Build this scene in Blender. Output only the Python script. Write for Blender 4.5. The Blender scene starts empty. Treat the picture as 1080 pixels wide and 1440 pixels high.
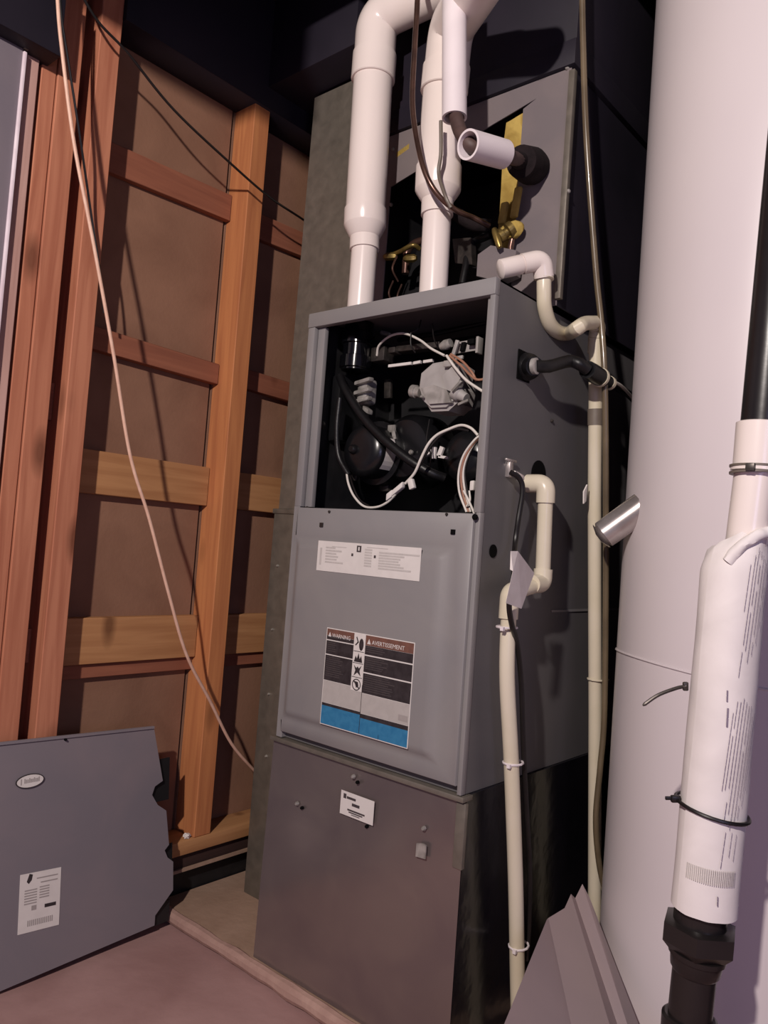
import bpy, bmesh, math, random
from mathutils import Vector, Matrix, noise
random.seed(7)
S = bpy.context.scene
COL = S.collection
# ---------------------------------------------------------------- camera
CP = Vector((0.846127, -1.277029, 1.058759))
YAW, PITCH, ROLL, F = 0.712906, 0.0435881, 0.0746245, 1087.434
fw = Vector((-math.sin(YAW)*math.cos(PITCH), math.cos(YAW)*math.cos(PITCH), math.sin(PITCH)))
rt = Vector((math.cos(YAW), math.sin(YAW), 0)); up = rt.cross(fw)
cr, sr = math.cos(ROLL), math.sin(ROLL)
RT = cr*rt + sr*up; UP = -sr*rt + cr*up
cam = bpy.data.cameras.new('camera'); co = bpy.data.objects.new('camera', cam); COL.objects.link(co)
co.matrix_world = Matrix(((RT.x, UP.x, -fw.x, CP.x), (RT.y, UP.y, -fw.y, CP.y), (RT.z, UP.z, -fw.z, CP.z), (0, 0, 0, 1)))
cam.sensor_fit = 'HORIZONTAL'; cam.sensor_width = 36; cam.lens = 36*F/1080; cam.clip_start = .01
S.camera = co
# ---------------------------------------------------------------- world, lamps, exposure
w = bpy.data.worlds.new('world'); S.world = w; w.use_nodes = True
w.node_tree.nodes['Background'].inputs[0].default_value = (.42, .36, .62, 1)
w.node_tree.nodes['Background'].inputs[1].default_value = .085
def lamp(name, loc, energy, color, radius):
    l = bpy.data.lights.new(name, 'POINT'); l.energy = energy; l.color = color; l.shadow_soft_size = radius
    o = bpy.data.objects.new(name, l); o.location = loc; COL.objects.link(o); return o
lamp('bare_bulb', (.83, -2.45, 2.30), 150, (1, .895, .835), .035)
a = bpy.data.lights.new('cool_fill_light', 'AREA'); a.energy = 5; a.color = (.62, .60, 1); a.size = .7; a.size_y = .9; a.shape = 'RECTANGLE'  # added cool fill from the right; no actual window there
ao = bpy.data.objects.new('cool_fill_light', a); COL.objects.link(ao); ao.location = (2.6, -1.9, 1.2)
ao.rotation_euler = (Vector((.45, .2, .7))-Vector((2.6, -1.9, 1.2))).to_track_quat('-Z', 'Y').to_euler()
S.view_settings.view_transform = 'Standard'; S.view_settings.look = 'None'
S.view_settings.gamma = 1; S.view_settings.use_curve_mapping = False
S.view_settings.exposure = 1.05
# ---------------------------------------------------------------- helpers
def at(px, py, ax, v):                                  # the point of a pixel of the photograph on the plane axis = v
    d = RT*((px-540)/F) + UP*(-(py-720)/F) + fw
    i = 'xyz'.index(ax); return CP + d*((v-CP[i])/d[i])
def lin(c):
    f = lambda u: u/12.92 if u <= .04045 else ((u+.055)/1.055)**2.4
    return tuple(f(x/255) for x in c)+(1,)
def mat(name, c, rough=.5, metal=0, spec=.5, c2=None, scale=8, bump=0, bscale=60, dist=2, stretch=None, alpha=None, trans=0, coat=0, ramp=(.35, .65), bdist=.002):
    m = bpy.data.materials.new(name); m.use_nodes = True; n = m.node_tree.nodes; L = m.node_tree.links
    b = n['Principled BSDF']; b.inputs['Base Color'].default_value = lin(c); b.inputs['Roughness'].default_value = rough
    b.inputs['Metallic'].default_value = metal; b.inputs['Specular IOR Level'].default_value = spec
    b.inputs['Transmission Weight'].default_value = trans; b.inputs['Coat Weight'].default_value = coat
    tc = n.new('ShaderNodeTexCoord'); mp = n.new('ShaderNodeMapping'); L.new(tc.outputs['Object'], mp.inputs[0])
    if stretch: mp.inputs['Scale'].default_value = stretch
    if c2:
        t = n.new('ShaderNodeTexNoise'); t.inputs['Scale'].default_value = scale; t.inputs['Detail'].default_value = 5; t.inputs['Distortion'].default_value = dist*.3
        L.new(mp.outputs[0], t.inputs[0])
        r = n.new('ShaderNodeValToRGB'); r.color_ramp.elements[0].position = ramp[0]; r.color_ramp.elements[1].position = ramp[1]
        r.color_ramp.elements[0].color = lin(c); r.color_ramp.elements[1].color = lin(c2)
        L.new(t.outputs[0], r.inputs[0]); L.new(r.outputs[0], b.inputs['Base Color'])
    if bump:
        t = n.new('ShaderNodeTexNoise'); t.inputs['Scale'].default_value = bscale; t.inputs['Detail'].default_value = 4
        L.new(mp.outputs[0], t.inputs[0]); bm_ = n.new('ShaderNodeBump'); bm_.inputs['Strength'].default_value = bump; bm_.inputs['Distance'].default_value = bdist
        L.new(t.outputs[0], bm_.inputs['Height']); L.new(bm_.outputs[0], b.inputs['Normal'])
    return m
def wood(name, c, c2, knot=(70, 32, 18), horiz=False):
    m = bpy.data.materials.new(name); m.use_nodes = True; n = m.node_tree.nodes; L = m.node_tree.links
    b = n['Principled BSDF']; b.inputs['Roughness'].default_value = .7; b.inputs['Specular IOR Level'].default_value = .25
    tc = n.new('ShaderNodeTexCoord'); mp = n.new('ShaderNodeMapping'); L.new(tc.outputs['Object'], mp.inputs[0])
    mp.inputs['Scale'].default_value = (22, 1.3, 22) if horiz else (22, 22, 1.3)
    t = n.new('ShaderNodeTexNoise'); t.inputs['Scale'].default_value = 2.2; t.inputs['Detail'].default_value = 6; t.inputs['Distortion'].default_value = .6
    L.new(mp.outputs[0], t.inputs[0]); r = n.new('ShaderNodeValToRGB'); r.color_ramp.elements[0].position = .35; r.color_ramp.elements[1].position = .68
    r.color_ramp.elements[0].color = lin(c); r.color_ramp.elements[1].color = lin(c2); L.new(t.outputs[0], r.inputs[0])
    mp2 = n.new('ShaderNodeMapping'); mp2.inputs['Scale'].default_value = (9, 9, 3.2); L.new(tc.outputs['Object'], mp2.inputs[0])
    v = n.new('ShaderNodeTexVoronoi'); v.inputs['Scale'].default_value = 1.0; L.new(mp2.outputs[0], v.inputs['Vector'])
    kr = n.new('ShaderNodeValToRGB'); kr.color_ramp.elements[0].position = .07; kr.color_ramp.elements[1].position = .22
    kr.color_ramp.elements[0].color = (1, 1, 1, 1); kr.color_ramp.elements[1].color = (0, 0, 0, 1); L.new(v.outputs['Distance'], kr.inputs[0])
    mx = n.new('ShaderNodeMix'); mx.data_type = 'RGBA'; mx.inputs['B'].default_value = lin(knot)
    mu = n.new('ShaderNodeMath'); mu.operation = 'MULTIPLY'; mu.inputs[1].default_value = .65; L.new(kr.outputs[0], mu.inputs[0])
    L.new(mu.outputs[0], mx.inputs['Factor']); L.new(r.outputs[0], mx.inputs['A']); L.new(mx.outputs['Result'], b.inputs['Base Color'])
    bp = n.new('ShaderNodeBump'); bp.inputs['Strength'].default_value = .25; bp.inputs['Distance'].default_value = .002
    L.new(t.outputs[0], bp.inputs['Height']); L.new(bp.outputs[0], b.inputs['Normal'])
    return m
M = {
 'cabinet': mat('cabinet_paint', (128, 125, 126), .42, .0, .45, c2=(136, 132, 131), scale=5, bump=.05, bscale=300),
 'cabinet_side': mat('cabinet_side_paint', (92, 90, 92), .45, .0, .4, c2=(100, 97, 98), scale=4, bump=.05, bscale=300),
 'door_loose': mat('loose_door_paint', (118, 112, 118), .45, .0, .4, c2=(128, 118, 122), scale=4, bump=.05, bscale=300),
 'galv': mat('galvanised', (104, 98, 90), .45, .4, .5, c2=(132, 124, 114), scale=30, bump=.06, bscale=20, dist=1, ramp=(.2, .8)),
 'base': mat('plenum_steel', (136, 124, 124), .24, .7, .5, c2=(150, 138, 134), scale=5, bump=.12, bscale=3.2, bdist=.012),
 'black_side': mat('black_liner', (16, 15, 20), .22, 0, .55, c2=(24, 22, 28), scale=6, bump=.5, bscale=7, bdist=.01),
 'coil': mat('coil_cabinet_paint', (116, 108, 110), .5, .1, .4, c2=(126, 116, 116), scale=7, bump=.05, bscale=200),
 'dark': mat('dark_interior', (20, 20, 22), .5, 0, .4, c2=(32, 31, 33), scale=12),
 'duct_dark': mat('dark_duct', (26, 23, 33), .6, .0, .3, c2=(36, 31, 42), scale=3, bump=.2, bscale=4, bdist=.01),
 'blackp': mat('black_plastic', (14, 14, 16), .28, 0, .5, c2=(20, 20, 22), scale=14),
 'rubber': mat('black_rubber', (13, 12, 14), .42, 0, .4, c2=(18, 17, 19), scale=30, bump=.2, bscale=120),
 'gloss': mat('gloss_black_rubber', (6, 6, 9), .12, 0, .7, c2=(10, 10, 13), scale=14),
 'foam': mat('black_foam', (24, 18, 20), .9, 0, .2, c2=(34, 26, 28), scale=40, bump=.5, bscale=150),
 'pvc': mat('white_pvc', (226, 214, 208), .22, 0, .5, c2=(232, 220, 214), scale=3),
 'pvc2': mat('cream_pvc', (214, 204, 184), .3, 0, .45, c2=(206, 196, 172), scale=6),
 'sleeve': mat('white_sleeve', (226, 216, 218), .5, 0, .4, c2=(218, 208, 210), scale=9),
 'paper': mat('paper', (222, 214, 210), .7, 0, .2, c2=(214, 205, 200), scale=30),
 'label': mat('label_white', (214, 208, 204), .5, 0, .4, c2=(208, 202, 198), scale=30),
 'ink': mat('ink_grey', (150, 143, 140), .6, c2=(158, 150, 147), scale=90),
 'ink_light': mat('ink_light', (182, 176, 172), .6, c2=(190, 184, 180), scale=90),
 'ink_mid': mat('ink_mid', (118, 106, 122), .6, c2=(132, 120, 134), scale=120),
 'label_grey': mat('label_grey', (176, 170, 166), .5, c2=(170, 164, 160), scale=60),
 'brown_line': mat('brown_line', (84, 64, 60), .6, c2=(70, 52, 50), scale=30, bump=.2, bscale=90),
 'ink2': mat('ink_dark', (62, 56, 58), .6, c2=(70, 62, 62), scale=90),
 'inkk': mat('ink_black', (40, 34, 36), .5, c2=(54, 48, 50), scale=60),
 'orange': mat('ink_rust', (104, 72, 62), .5, c2=(118, 80, 68), scale=60),
 'blue': mat('ink_blue', (40, 108, 150), .5, c2=(52, 120, 160), scale=60),
 'steel': mat('bright_steel', (186, 181, 176), .3, .35, .5, c2=(140, 136, 130), scale=30),
 'chrome': mat('chrome', (200, 192, 190), .26, .7, .5, c2=(170, 160, 156), scale=18, bump=.2, bscale=9, bdist=.004),
 'grey_cast': mat('grey_valve', (172, 167, 164), .42, .1, .5, c2=(156, 151, 148), scale=18, bump=.1, bscale=60),
 'screw': mat('screw_dark', (58, 54, 52), .4, .6, c2=(80, 74, 70), scale=60),
 'hole': mat('hole_black', (6, 6, 7), .8, 0, .1, c2=(9, 9, 10), scale=40),
 'wire_w': mat('wire_white', (214, 208, 200), .4, c2=(204, 198, 190), scale=40),
 'wire_c': mat('cord_cream', (222, 182, 160), .5, c2=(210, 168, 146), scale=40),
 'wire_k': mat('wire_black', (18, 15, 15), .4, c2=(24, 20, 20), scale=40),
 'wire_r': mat('wire_maroon', (88, 44, 42), .4, c2=(78, 38, 38), scale=40),
 'wire_b': mat('wire_tan', (160, 118, 96), .4, c2=(150, 106, 86), scale=40),
 'copper': mat('brown_copper', (112, 84, 74), .28, .7, .5, c2=(86, 64, 58), scale=24),
 'brass': mat('dull_brass', (150, 128, 72), .35, .7, .5, c2=(104, 88, 52), scale=40, bump=.3, bscale=60),
 'yellow': mat('yellow_insulation', (186, 160, 88), .9, 0, .2, c2=(150, 124, 62), scale=22, bump=.8, bscale=60, bdist=.004),
 'tube': mat('brown_vinyl', (112, 98, 78), .25, 0, .5, c2=(88, 76, 60), scale=8, coat=.3),
 'tank': mat('tank_enamel', (208, 198, 200), .34, 0, .45, c2=(212, 202, 203), scale=2),
 'tape': mat('grey_tape', (112, 102, 92), .5, c2=(100, 90, 82), scale=20),
 'abs': mat('black_abs', (26, 23, 24), .3, 0, .5, c2=(34, 30, 30), scale=12, bump=.1, bscale=40),
 'wrap': mat('wrap_paper', (228, 220, 218), .55, 0, .35, c2=(218, 210, 208), scale=14, bump=.35, bscale=14, bdist=.004),
 'sheet': mat('sheet_metal', (140, 124, 126), .4, .2, .5, c2=(150, 132, 132), scale=4, bump=.1, bscale=6),
 'concrete': mat('concrete', (168, 134, 130), .85, 0, .2, c2=(146, 112, 108), scale=3.5, bump=.35, bscale=30, bdist=.004, ramp=(.3, .7)),
 'pad': mat('pad_concrete', (166, 138, 120), .9, 0, .2, c2=(140, 114, 96), scale=6, bump=.5, bscale=40, bdist=.004, ramp=(.3, .7)),
 'bead': mat('mortar_bead', (176, 144, 132), .9, 0, .2, c2=(156, 124, 114), scale=12, bump=.6, bscale=50, bdist=.004),
 'stud': wood('stud_pine', (192, 126, 80), (170, 106, 68)),
 'stud2': wood('stud_fir_red', (184, 122, 94), (160, 98, 74)),
 'pale': wood('pale_pine', (186, 150, 140), (166, 128, 118), (130, 90, 80)),
 'block': wood('blocking_pine', (178, 130, 88), (160, 112, 74), horiz=True),
 'block_red': wood('blocking_fir', (146, 92, 70), (128, 78, 60), horiz=True),
 'darkwood': wood('dark_sill', (62, 44, 40), (48, 34, 32), horiz=True),
 'fibre': mat('fibreboard', (140, 104, 84), .9, 0, .15, c2=(126, 92, 74), scale=5, bump=.3, bscale=120),
 'wallgrey': mat('grey_drywall', (120, 112, 120), .8, 0, .2, c2=(128, 118, 124), scale=3, bump=.1, bscale=100),
 'bead_w': mat('white_corner_bead', (240, 226, 232), .3, 0, .5, c2=(214, 196, 204), scale=8),
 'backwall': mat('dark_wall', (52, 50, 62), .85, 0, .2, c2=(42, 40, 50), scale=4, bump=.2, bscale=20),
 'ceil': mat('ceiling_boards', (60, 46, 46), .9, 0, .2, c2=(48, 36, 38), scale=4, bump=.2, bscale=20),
}
def finish(name, bm, m, parent=None, smooth=True, ang=35, label=None, bev=0):
    me = bpy.data.meshes.new(name)
    bmesh.ops.recalc_face_normals(bm, faces=bm.faces)
    if smooth:
        for f in bm.faces: f.smooth = True
        for e in bm.edges:
            if len(e.link_faces) != 2 or e.calc_face_angle(0) > math.radians(ang): e.smooth = False
    bm.to_mesh(me); bm.free(); me.materials.append(M[m])
    o = bpy.data.objects.new(name, me); COL.objects.link(o)
    if parent is not None:
        o.parent = parent; o.matrix_parent_inverse = Matrix.Translation(-Vector(parent.get('_b', (0, 0, 0)))) if parent.type == 'EMPTY' else Matrix.Identity(4)
    if label: o['label'] = label
    if name in ('print', 'fine_print', 'pictogram', 'barcode', 'badge_lettering'): o['kind'] = 'stuff'
    return o
def stuff(o): o['kind'] = 'stuff'; return o
def thing(name, label, cat, loc=(0, 0, 0), group=None):
    o = bpy.data.objects.new(name, None); o.location = loc; o['_b'] = tuple(loc); o.empty_display_size = .05
    o['label'] = label; o['category'] = cat
    if group: o['group'] = group
    COL.objects.link(o); return o
def tag(o, label, cat, group=None):
    o['label'] = label; o['category'] = cat
    if group: o['group'] = group
    return o
def box(bm, lo, hi, bev=0, seg=1):
    lo = Vector(lo); hi = Vector(hi)
    v = [bm.verts.new((x, y, z)) for x in (lo.x, hi.x) for y in (lo.y, hi.y) for z in (lo.z, hi.z)]
    fs = [bm.faces.new([v[i] for i in q]) for q in ((0, 1, 3, 2), (4, 6, 7, 5), (0, 4, 5, 1), (2, 3, 7, 6), (0, 2, 6, 4), (1, 5, 7, 3))]
    if bev: bmesh.ops.bevel(bm, geom=list({e for f in fs for e in f.edges}), offset=bev, segments=seg, affect='EDGES', profile=.5)
    return bm
def boxo(name, lo, hi, m, parent=None, bev=0, label=None):
    bm = bmesh.new(); box(bm, lo, hi, bev, 2 if bev else 1); return finish(name, bm, m, parent, label=label)
def obox(bm, c, ax, ay, az, sx, sy, sz, bev=0):           # oriented box
    ax, ay, az = Vector(ax).normalized(), Vector(ay).normalized(), Vector(az).normalized(); c = Vector(c)
    v = [bm.verts.new(c+ax*sx*i/2+ay*sy*j/2+az*sz*k/2) for i in (-1, 1) for j in (-1, 1) for k in (-1, 1)]
    fs = [bm.faces.new([v[i] for i in q]) for q in ((0, 1, 3, 2), (4, 6, 7, 5), (0, 4, 5, 1), (2, 3, 7, 6), (0, 2, 6, 4), (1, 5, 7, 3))]
    if bev: bmesh.ops.bevel(bm, geom=list({e for f in fs for e in f.edges}), offset=bev, segments=2, affect='EDGES', profile=.5)
    return bm
def smoothp(pts, n=8):                                    # Catmull-Rom
    P = [Vector(p) for p in pts]; P = [2*P[0]-P[1]]+P+[2*P[-1]-P[-2]]; out = []
    for i in range(1, len(P)-2):
        a, b, c, d = P[i-1:i+3]
        for k in range(n):
            t = k/n; out.append(.5*((2*b)+(-a+c)*t+(2*a-5*b+4*c-d)*t*t+(-a+3*b-3*c+d)*t**3))
    out.append(P[-2]); return out
def fillet(pts, r, n=8):
    P = [Vector(p) for p in pts]; out = [P[0]]
    for i in range(1, len(P)-1):
        a, b, c = P[i-1:i+2]; u = (a-b); v = (c-b); k = min(r, u.length*.49, v.length*.49); s = b+u.normalized()*k; e = b+v.normalized()*k
        for j in range(n+1):
            t = j/n; out.append(s*(1-t)**2+b*2*t*(1-t)+e*t*t)
    out.append(P[-1]); return out
def sweep(bm, pts, rad, seg=20, cap=True, hollow=0):
    P = [Vector(p) for p in pts]; n = len(P)
    R_ = [rad]*n if isinstance(rad, (int, float)) else list(rad)
    T = []
    for i in range(n):
        d = P[min(i+1, n-1)]-P[max(i-1, 0)]
        if d.length < 1e-7: d = T[-1] if T else Vector((0, 0, 1))
        T.append(d.normalized())
    q = T[0].orthogonal().normalized(); rings = []
    for i in range(n):
        if i:
            q = (q-T[i]*q.dot(T[i])).normalized()
        b = T[i].cross(q)
        rings.append([bm.verts.new(P[i]+(q*math.cos(2*math.pi*k/seg)+b*math.sin(2*math.pi*k/seg))*R_[i]) for k in range(seg)])
    for i in range(n-1):
        for k in range(seg): bm.faces.new((rings[i][k], rings[i][(k+1) % seg], rings[i+1][(k+1) % seg], rings[i+1][k]))
    if hollow:
        inner = []
        for i in (0, n-1):
            c = P[i]; inner.append([bm.verts.new(c+(v.co-c)*(1-hollow)) for v in rings[i]])
            for k in range(seg): bm.faces.new((rings[i][k], rings[i][(k+1) % seg], inner[-1][(k+1) % seg], inner[-1][k]))
        for k in range(seg): bm.faces.new((inner[0][k], inner[0][(k+1) % seg], inner[1][(k+1) % seg], inner[1][k]))
    elif cap:
        bm.faces.new(rings[0]); bm.faces.new(rings[-1])
    return bm
def tube(name, pts, rad, m, parent=None, seg=20, label=None, hollow=0, ang=35):
    bm = bmesh.new(); sweep(bm, pts, rad, seg, True, hollow); return finish(name, bm, m, parent, label=label, ang=ang)
def prof(a, b, steps):                                    # profile along a straight axis: [(t, r)] -> pts, radii
    a, b = Vector(a), Vector(b); return [a+(b-a)*t for t, r in steps], [r for t, r in steps]
def turned(name, a, b, steps, m, parent=None, seg=24, label=None, hollow=0):
    p, r = prof(a, b, steps)
    a_, b_ = Vector(a), Vector(b); d = (b_-a_).normalized(); q = d.orthogonal().normalized(); c = d.cross(q)
    bm = bmesh.new(); rings = []
    for P, R_ in zip(p, r): rings.append([bm.verts.new(P+(q*math.cos(2*math.pi*k/seg)+c*math.sin(2*math.pi*k/seg))*R_) for k in range(seg)])
    for i in range(len(p)-1):
        for k in range(seg): bm.faces.new((rings[i][k], rings[i][(k+1) % seg], rings[i+1][(k+1) % seg], rings[i+1][k]))
    bm.faces.new(rings[0]); bm.faces.new(rings[-1])
    return finish(name, bm, m, parent, label=label)
def prism(bm, poly, off):                                 # polygon of 3D points extruded by off
    a = [bm.verts.new(Vector(p)) for p in poly]; b = [bm.verts.new(Vector(p)+Vector(off)) for p in poly]; n = len(a)
    bm.faces.new(a); bm.faces.new(b[::-1])
    for i in range(n): bm.faces.new((a[i], b[i], b[(i+1) % n], a[(i+1) % n]))
    return bm
def screw(p, nrm, r, parent, m='screw', name='screw'):
    nrm = Vector(nrm).normalized(); p = Vector(p)
    return turned(name, p-nrm*.002, p+nrm*.005, [(0, r), (.6, r), (1, r*.6)], m, parent, 8)
def text(body, size, org, ex, ez, m, parent, name='lettering', sx=1):
    cu = bpy.data.curves.new(name, 'FONT'); cu.body = body; cu.size = size; cu.extrude = .0002; cu.resolution_u = 2
    t = bpy.data.objects.new(name, cu); COL.objects.link(t)
    bpy.context.view_layer.update()
    me = bpy.data.meshes.new_from_object(t.evaluated_get(bpy.context.evaluated_depsgraph_get()))
    bpy.data.objects.remove(t); bpy.data.curves.remove(cu)
    ex, ez = Vector(ex).normalized(), Vector(ez).normalized(); ny = ex.cross(ez)
    for v in me.vertices: x, y, z = v.co; v.co = Vector(org)+ex*x*sx+ez*y+ny*z
    me.materials.append(M[m]); o = bpy.data.objects.new(name, me); COL.objects.link(o)
    o.parent = parent; o.matrix_parent_inverse = Matrix.Identity(4) if parent.type != 'EMPTY' else Matrix.Translation(-Vector(parent['_b']))
    return o
class Plane:                                              # flat label: u along ex, v along ez from an origin, n outward
    def __init__(s, o, ex, ez): s.o = Vector(o); s.ex = Vector(ex).normalized(); s.ez = Vector(ez).normalized(); s.n = s.ex.cross(s.ez)
    def p(s, u, v, h=0): return s.o+s.ex*u+s.ez*v+s.n*h
    def rects(s, rs, h, th=.0003, bm=None):
        bm = bm or bmesh.new()
        for (u0, v0, u1, v1) in rs:
            prism(bm, [s.p(u0, v0, h), s.p(u1, v0, h), s.p(u1, v1, h), s.p(u0, v1, h)], s.n*th)
        return bm
    def poly(s, pts, h, th=.0003, bm=None):
        bm = bm or bmesh.new(); return prism(bm, [s.p(u, v, h) for u, v in pts], s.n*th)
FZ, PZ = .03, .06      # floor, concrete pad
# ================================================================ SETTING
def st(o): o['kind'] = 'structure'; return o
# floor: gently uneven slab
bm = bmesh.new()
N = 40
g = [[bm.verts.new((-1.2+3.6*i/N, -1.9+3.3*j/N, FZ+.004*noise.noise(Vector((i*.35, j*.35, 0))) - .003)) for j in range(N+1)] for i in range(N+1)]
for i in range(N):
    for j in range(N): bm.faces.new((g[i][j], g[i+1][j], g[i+1][j+1], g[i][j+1]))
r = bmesh.ops.extrude_face_region(bm, geom=bm.faces[:]); bmesh.ops.translate(bm, vec=(0, 0, -.1), verts=[v for v in r['geom'] if isinstance(v, bmesh.types.BMVert)])
st(finish('floor', bm, 'concrete'))
pad = st(boxo('trim_1', (-.953, -.012, FZ-.02), (.62, 1.3, PZ), 'pad', bev=.006)); pad['label'] = 'raised concrete pad under the furnace'
bm = bmesh.new(); pts = []; rr = []
for i in range(60):
    x = -.948+1.5*i/59; pts.append((x, -.013+.006*noise.noise(Vector((x*9, 0, 3))), PZ-.014)); rr.append(.017+.007*noise.noise(Vector((x*11, 4, 0))))
sweep(bm, pts, rr, 10); finish('mortar_bead', bm, 'bead', pad)
# stud wall, sheathing behind
XF, XS = -.92, -1.012
wl = st(boxo('wall_left', (XS-.03, -1.6, .05), (XS-.012, 1.35, 2.62), 'darkwood'))
for y0, y1 in ((-1.5, -.62), (-.62, -.40), (-.395, .06), (.065, .55), (.555, 1.3)):
    boxo('sheathing_panel', (XS-.012, y0+.002, .17), (XS, y1-.002, 2.62), 'fibre', wl)
for k, (y0, y1, x0, m) in enumerate(((.068, .124, XF, 'stud'), (-.407, -.353, XF, 'stud2'), (-.498, -.445, XF, 'stud2'), (-.534, -.4995, XF-.004, 'stud2'), (.54, .59, XF, 'stud2'), (-.573, -.543, XF+.003, 'pale'))):
    bm = bmesh.new(); box(bm, (XS+.001, y0, .216), (x0, y1, 2.62 if k != 5 else 2.11), .002, 1); finish('stud', bm, m, wl)
boxo('sole_plate', (XS+.001, -.9, .178), (XF+.002, 1.3, .2155), 'block', wl, .002)
boxo('sill_plate', (XS+.001, -.9, .137), (XF-.012, 1.3, .1775), 'darkwood', wl)
boxo('foundation_curb', (XS-.02, -.9, FZ-.04), (-.956, 1.3, .1365), 'dark', wl)  # curb in the recess, its shade put into the dark material
boxo('light_edge', (-.958, -.9, .128), (-.926, 1.3, .1365), 'pad', wl)
# blocking between the studs (bay between studs A and B, and the bay right of B)
for (y0, y1) in ((-.352, .067), (.125, .539)):
    for (z0, z1, dz, m, th) in ((1.968, 2.045, -.015, 'block_red', .022), (1.487, 1.545, .01, 'block_red', .03), (1.135, 1.245, .0, 'block', .026), (.705, .822, .0, 'block', .03), (.668, .703, 0, 'block_red', .018)):
        bm = bmesh.new(); box(bm, (XS+.001, y0+.001, z0), (XS+th, y1-.001, z1), .0015, 1)
        for v in bm.verts: v.co.z += dz*(y1-v.co.y)/(y1-y0)
        finish('blocking', bm, m, wl)
for (z0, z1) in ((1.3, 1.39), (.72, .8)):
    boxo('blocking', (XS+.001, -.442, z0), (XS+.03, -.409, z1), 'block_red', wl)
boxo('top_shade_box', (XS+.0005, -.352, 2.30), (-.908, 1.29, 2.615), 'duct_dark', wl, .002, label='added dark box for the shadow along the top of the wall')  # dark box added to stand for the shadow above the panels
# painted wall end with corner bead at the far left
dw = st(boxo('wall_front', (-.99, -1.6, FZ), (-.905, -.585, 2.18), 'wallgrey', bev=.002))
boxo('corner_bead', (-.91, -.586, FZ), (-.9, -.578, 2.09), 'bead_w', dw, .002, label='bright white metal corner bead')
boxo('bead_cap', (-.908, -.587, 2.095), (-.897, -.576, 2.18), 'galv', dw, .001)
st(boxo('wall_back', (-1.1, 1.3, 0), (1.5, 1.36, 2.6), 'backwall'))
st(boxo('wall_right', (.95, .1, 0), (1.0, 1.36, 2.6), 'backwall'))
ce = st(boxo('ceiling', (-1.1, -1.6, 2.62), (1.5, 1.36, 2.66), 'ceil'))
for k in range(5): boxo('joist', (-1.1, -1.45+k*.55, 2.45), (1.5, -1.41+k*.55, 2.62), 'ceil', ce)
st(boxo('shade_board_left', (-1.6, -1.05, 2.283), (-.10, -.95, 2.62), 'ceil'))['label'] = 'unseen overhead board added to shade the top left'  # out of view, added to cast the shadow over the wall top
st(boxo('shade_board_right', (-.10, -1.05, 2.44), (2.4, -.95, 2.62), 'ceil'))['label'] = 'unseen higher board, right half of the added shade caster'  # unseen right half, set higher so light reaches the vent pipes
zb_ = at(84, 79, 'x', -.86).z
ob_ = tag(boxo('overhead_beam', (-.955, -1.5, zb_), (-.86, at(86, 80, 'x', -.86).y, zb_+.2), 'duct_dark', None, .003), 'dark boxed duct run under the ceiling at the top left corner', 'duct')
# ================================================================ RETURN DUCT, BASE, FURNACE
rd = thing('return_air_duct', 'tall galvanised sheet metal duct standing to the left of the furnace', 'duct', (-.69, .5, PZ))
bm = bmesh.new(); box(bm, (-.832, .2, 1.14), (-.57, .8, 2.35), .003, 1)
for v in bm.verts:
    if v.co.x < -.7: v.co.x += .012*(v.co.z-1.14)/1.2-.0
finish('upper_section', bm, 'galv', rd)
boxo('lower_section', (-.843, .196, PZ), (-.57, .8, 1.138), 'galv', rd, .003)
boxo('drive_cleat', (-.846, .192, 1.128), (-.57, .8, 1.142), 'galv', rd, .002)
for z in (.98, .80, .62, .45): screw((-.80+.01*math.sin(z*30), .196, z), (0, -1, 0), .004, rd, 'steel')
bs = thing('plenum_base', 'dull sheet metal base box that the furnace stands on', 'duct', (-.27, .35, PZ))
bm = bmesh.new()
# front sheet with a slight oil-canned bulge
NX, NZ = 16, 16
g = []
for i in range(NX+1):
    col = []
    for k in range(NZ+1):
        u, v = i/NX, k/NZ
        x = -.55+(.556)*u; z = PZ+.002+.522*v
        if v < .0: pass
        y = -.002-.010*math.sin(math.pi*u)*math.sin(math.pi*v)-.004*noise.noise(Vector((u*3, v*3, 1)))*math.sin(math.pi*u)*math.sin(math.pi*v)
        if u == 0: x -= .012*(1-v)
        col.append(bm.verts.new((x, y, z)))
    g.append(col)
for i in range(NX):
    for k in range(NZ): bm.faces.new((g[i][k], g[i+1][k], g[i+1][k+1], g[i][k+1]))
finish('front_sheet', bm, 'base', bs)
boxo('back_box', (-.548, .006, PZ), (-.003, .7, .582), 'base', bs)
bm = bmesh.new()
pr = [(0, .588), (.03, .600), (.08, .60), (.7, .60), (.7, PZ), (0.0, PZ)]
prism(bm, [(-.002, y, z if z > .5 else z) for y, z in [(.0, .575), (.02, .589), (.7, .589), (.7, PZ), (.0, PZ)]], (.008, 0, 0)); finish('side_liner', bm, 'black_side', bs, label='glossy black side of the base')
boxo('corner_flange', (-.012, -.006, .45), (.010, .004, .575), 'galv', bs, .001)
boxo('top_flange', (-.552, -.014, .578), (.008, .02, .588), 'galv', bs, .001)
for px in ((497, 1092), (418, 1130), (596, 1165)):
    screw(at(*px, 'y', -.01), (0, -1, 0), .005, bs, 'steel')
for px in ((503, 1100), (516, 1162), (425, 1136)):
    screw(at(*px, 'y', -.01), (0, -1, 0), .004, bs, 'hole', 'screw_hole')
q = at(593, 1195, 'y', -.012); bm = bmesh.new()
prism(bm, [q+Vector((-.012, 0, -.016)), q+Vector((.012, 0, -.014)), q+Vector((.012, 0, .012)), q+Vector((.004, 0, .014)), q+Vector((-.012, 0, .010))], (0, -.003, 0)); finish('bent_tab', bm, 'steel', bs)
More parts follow.
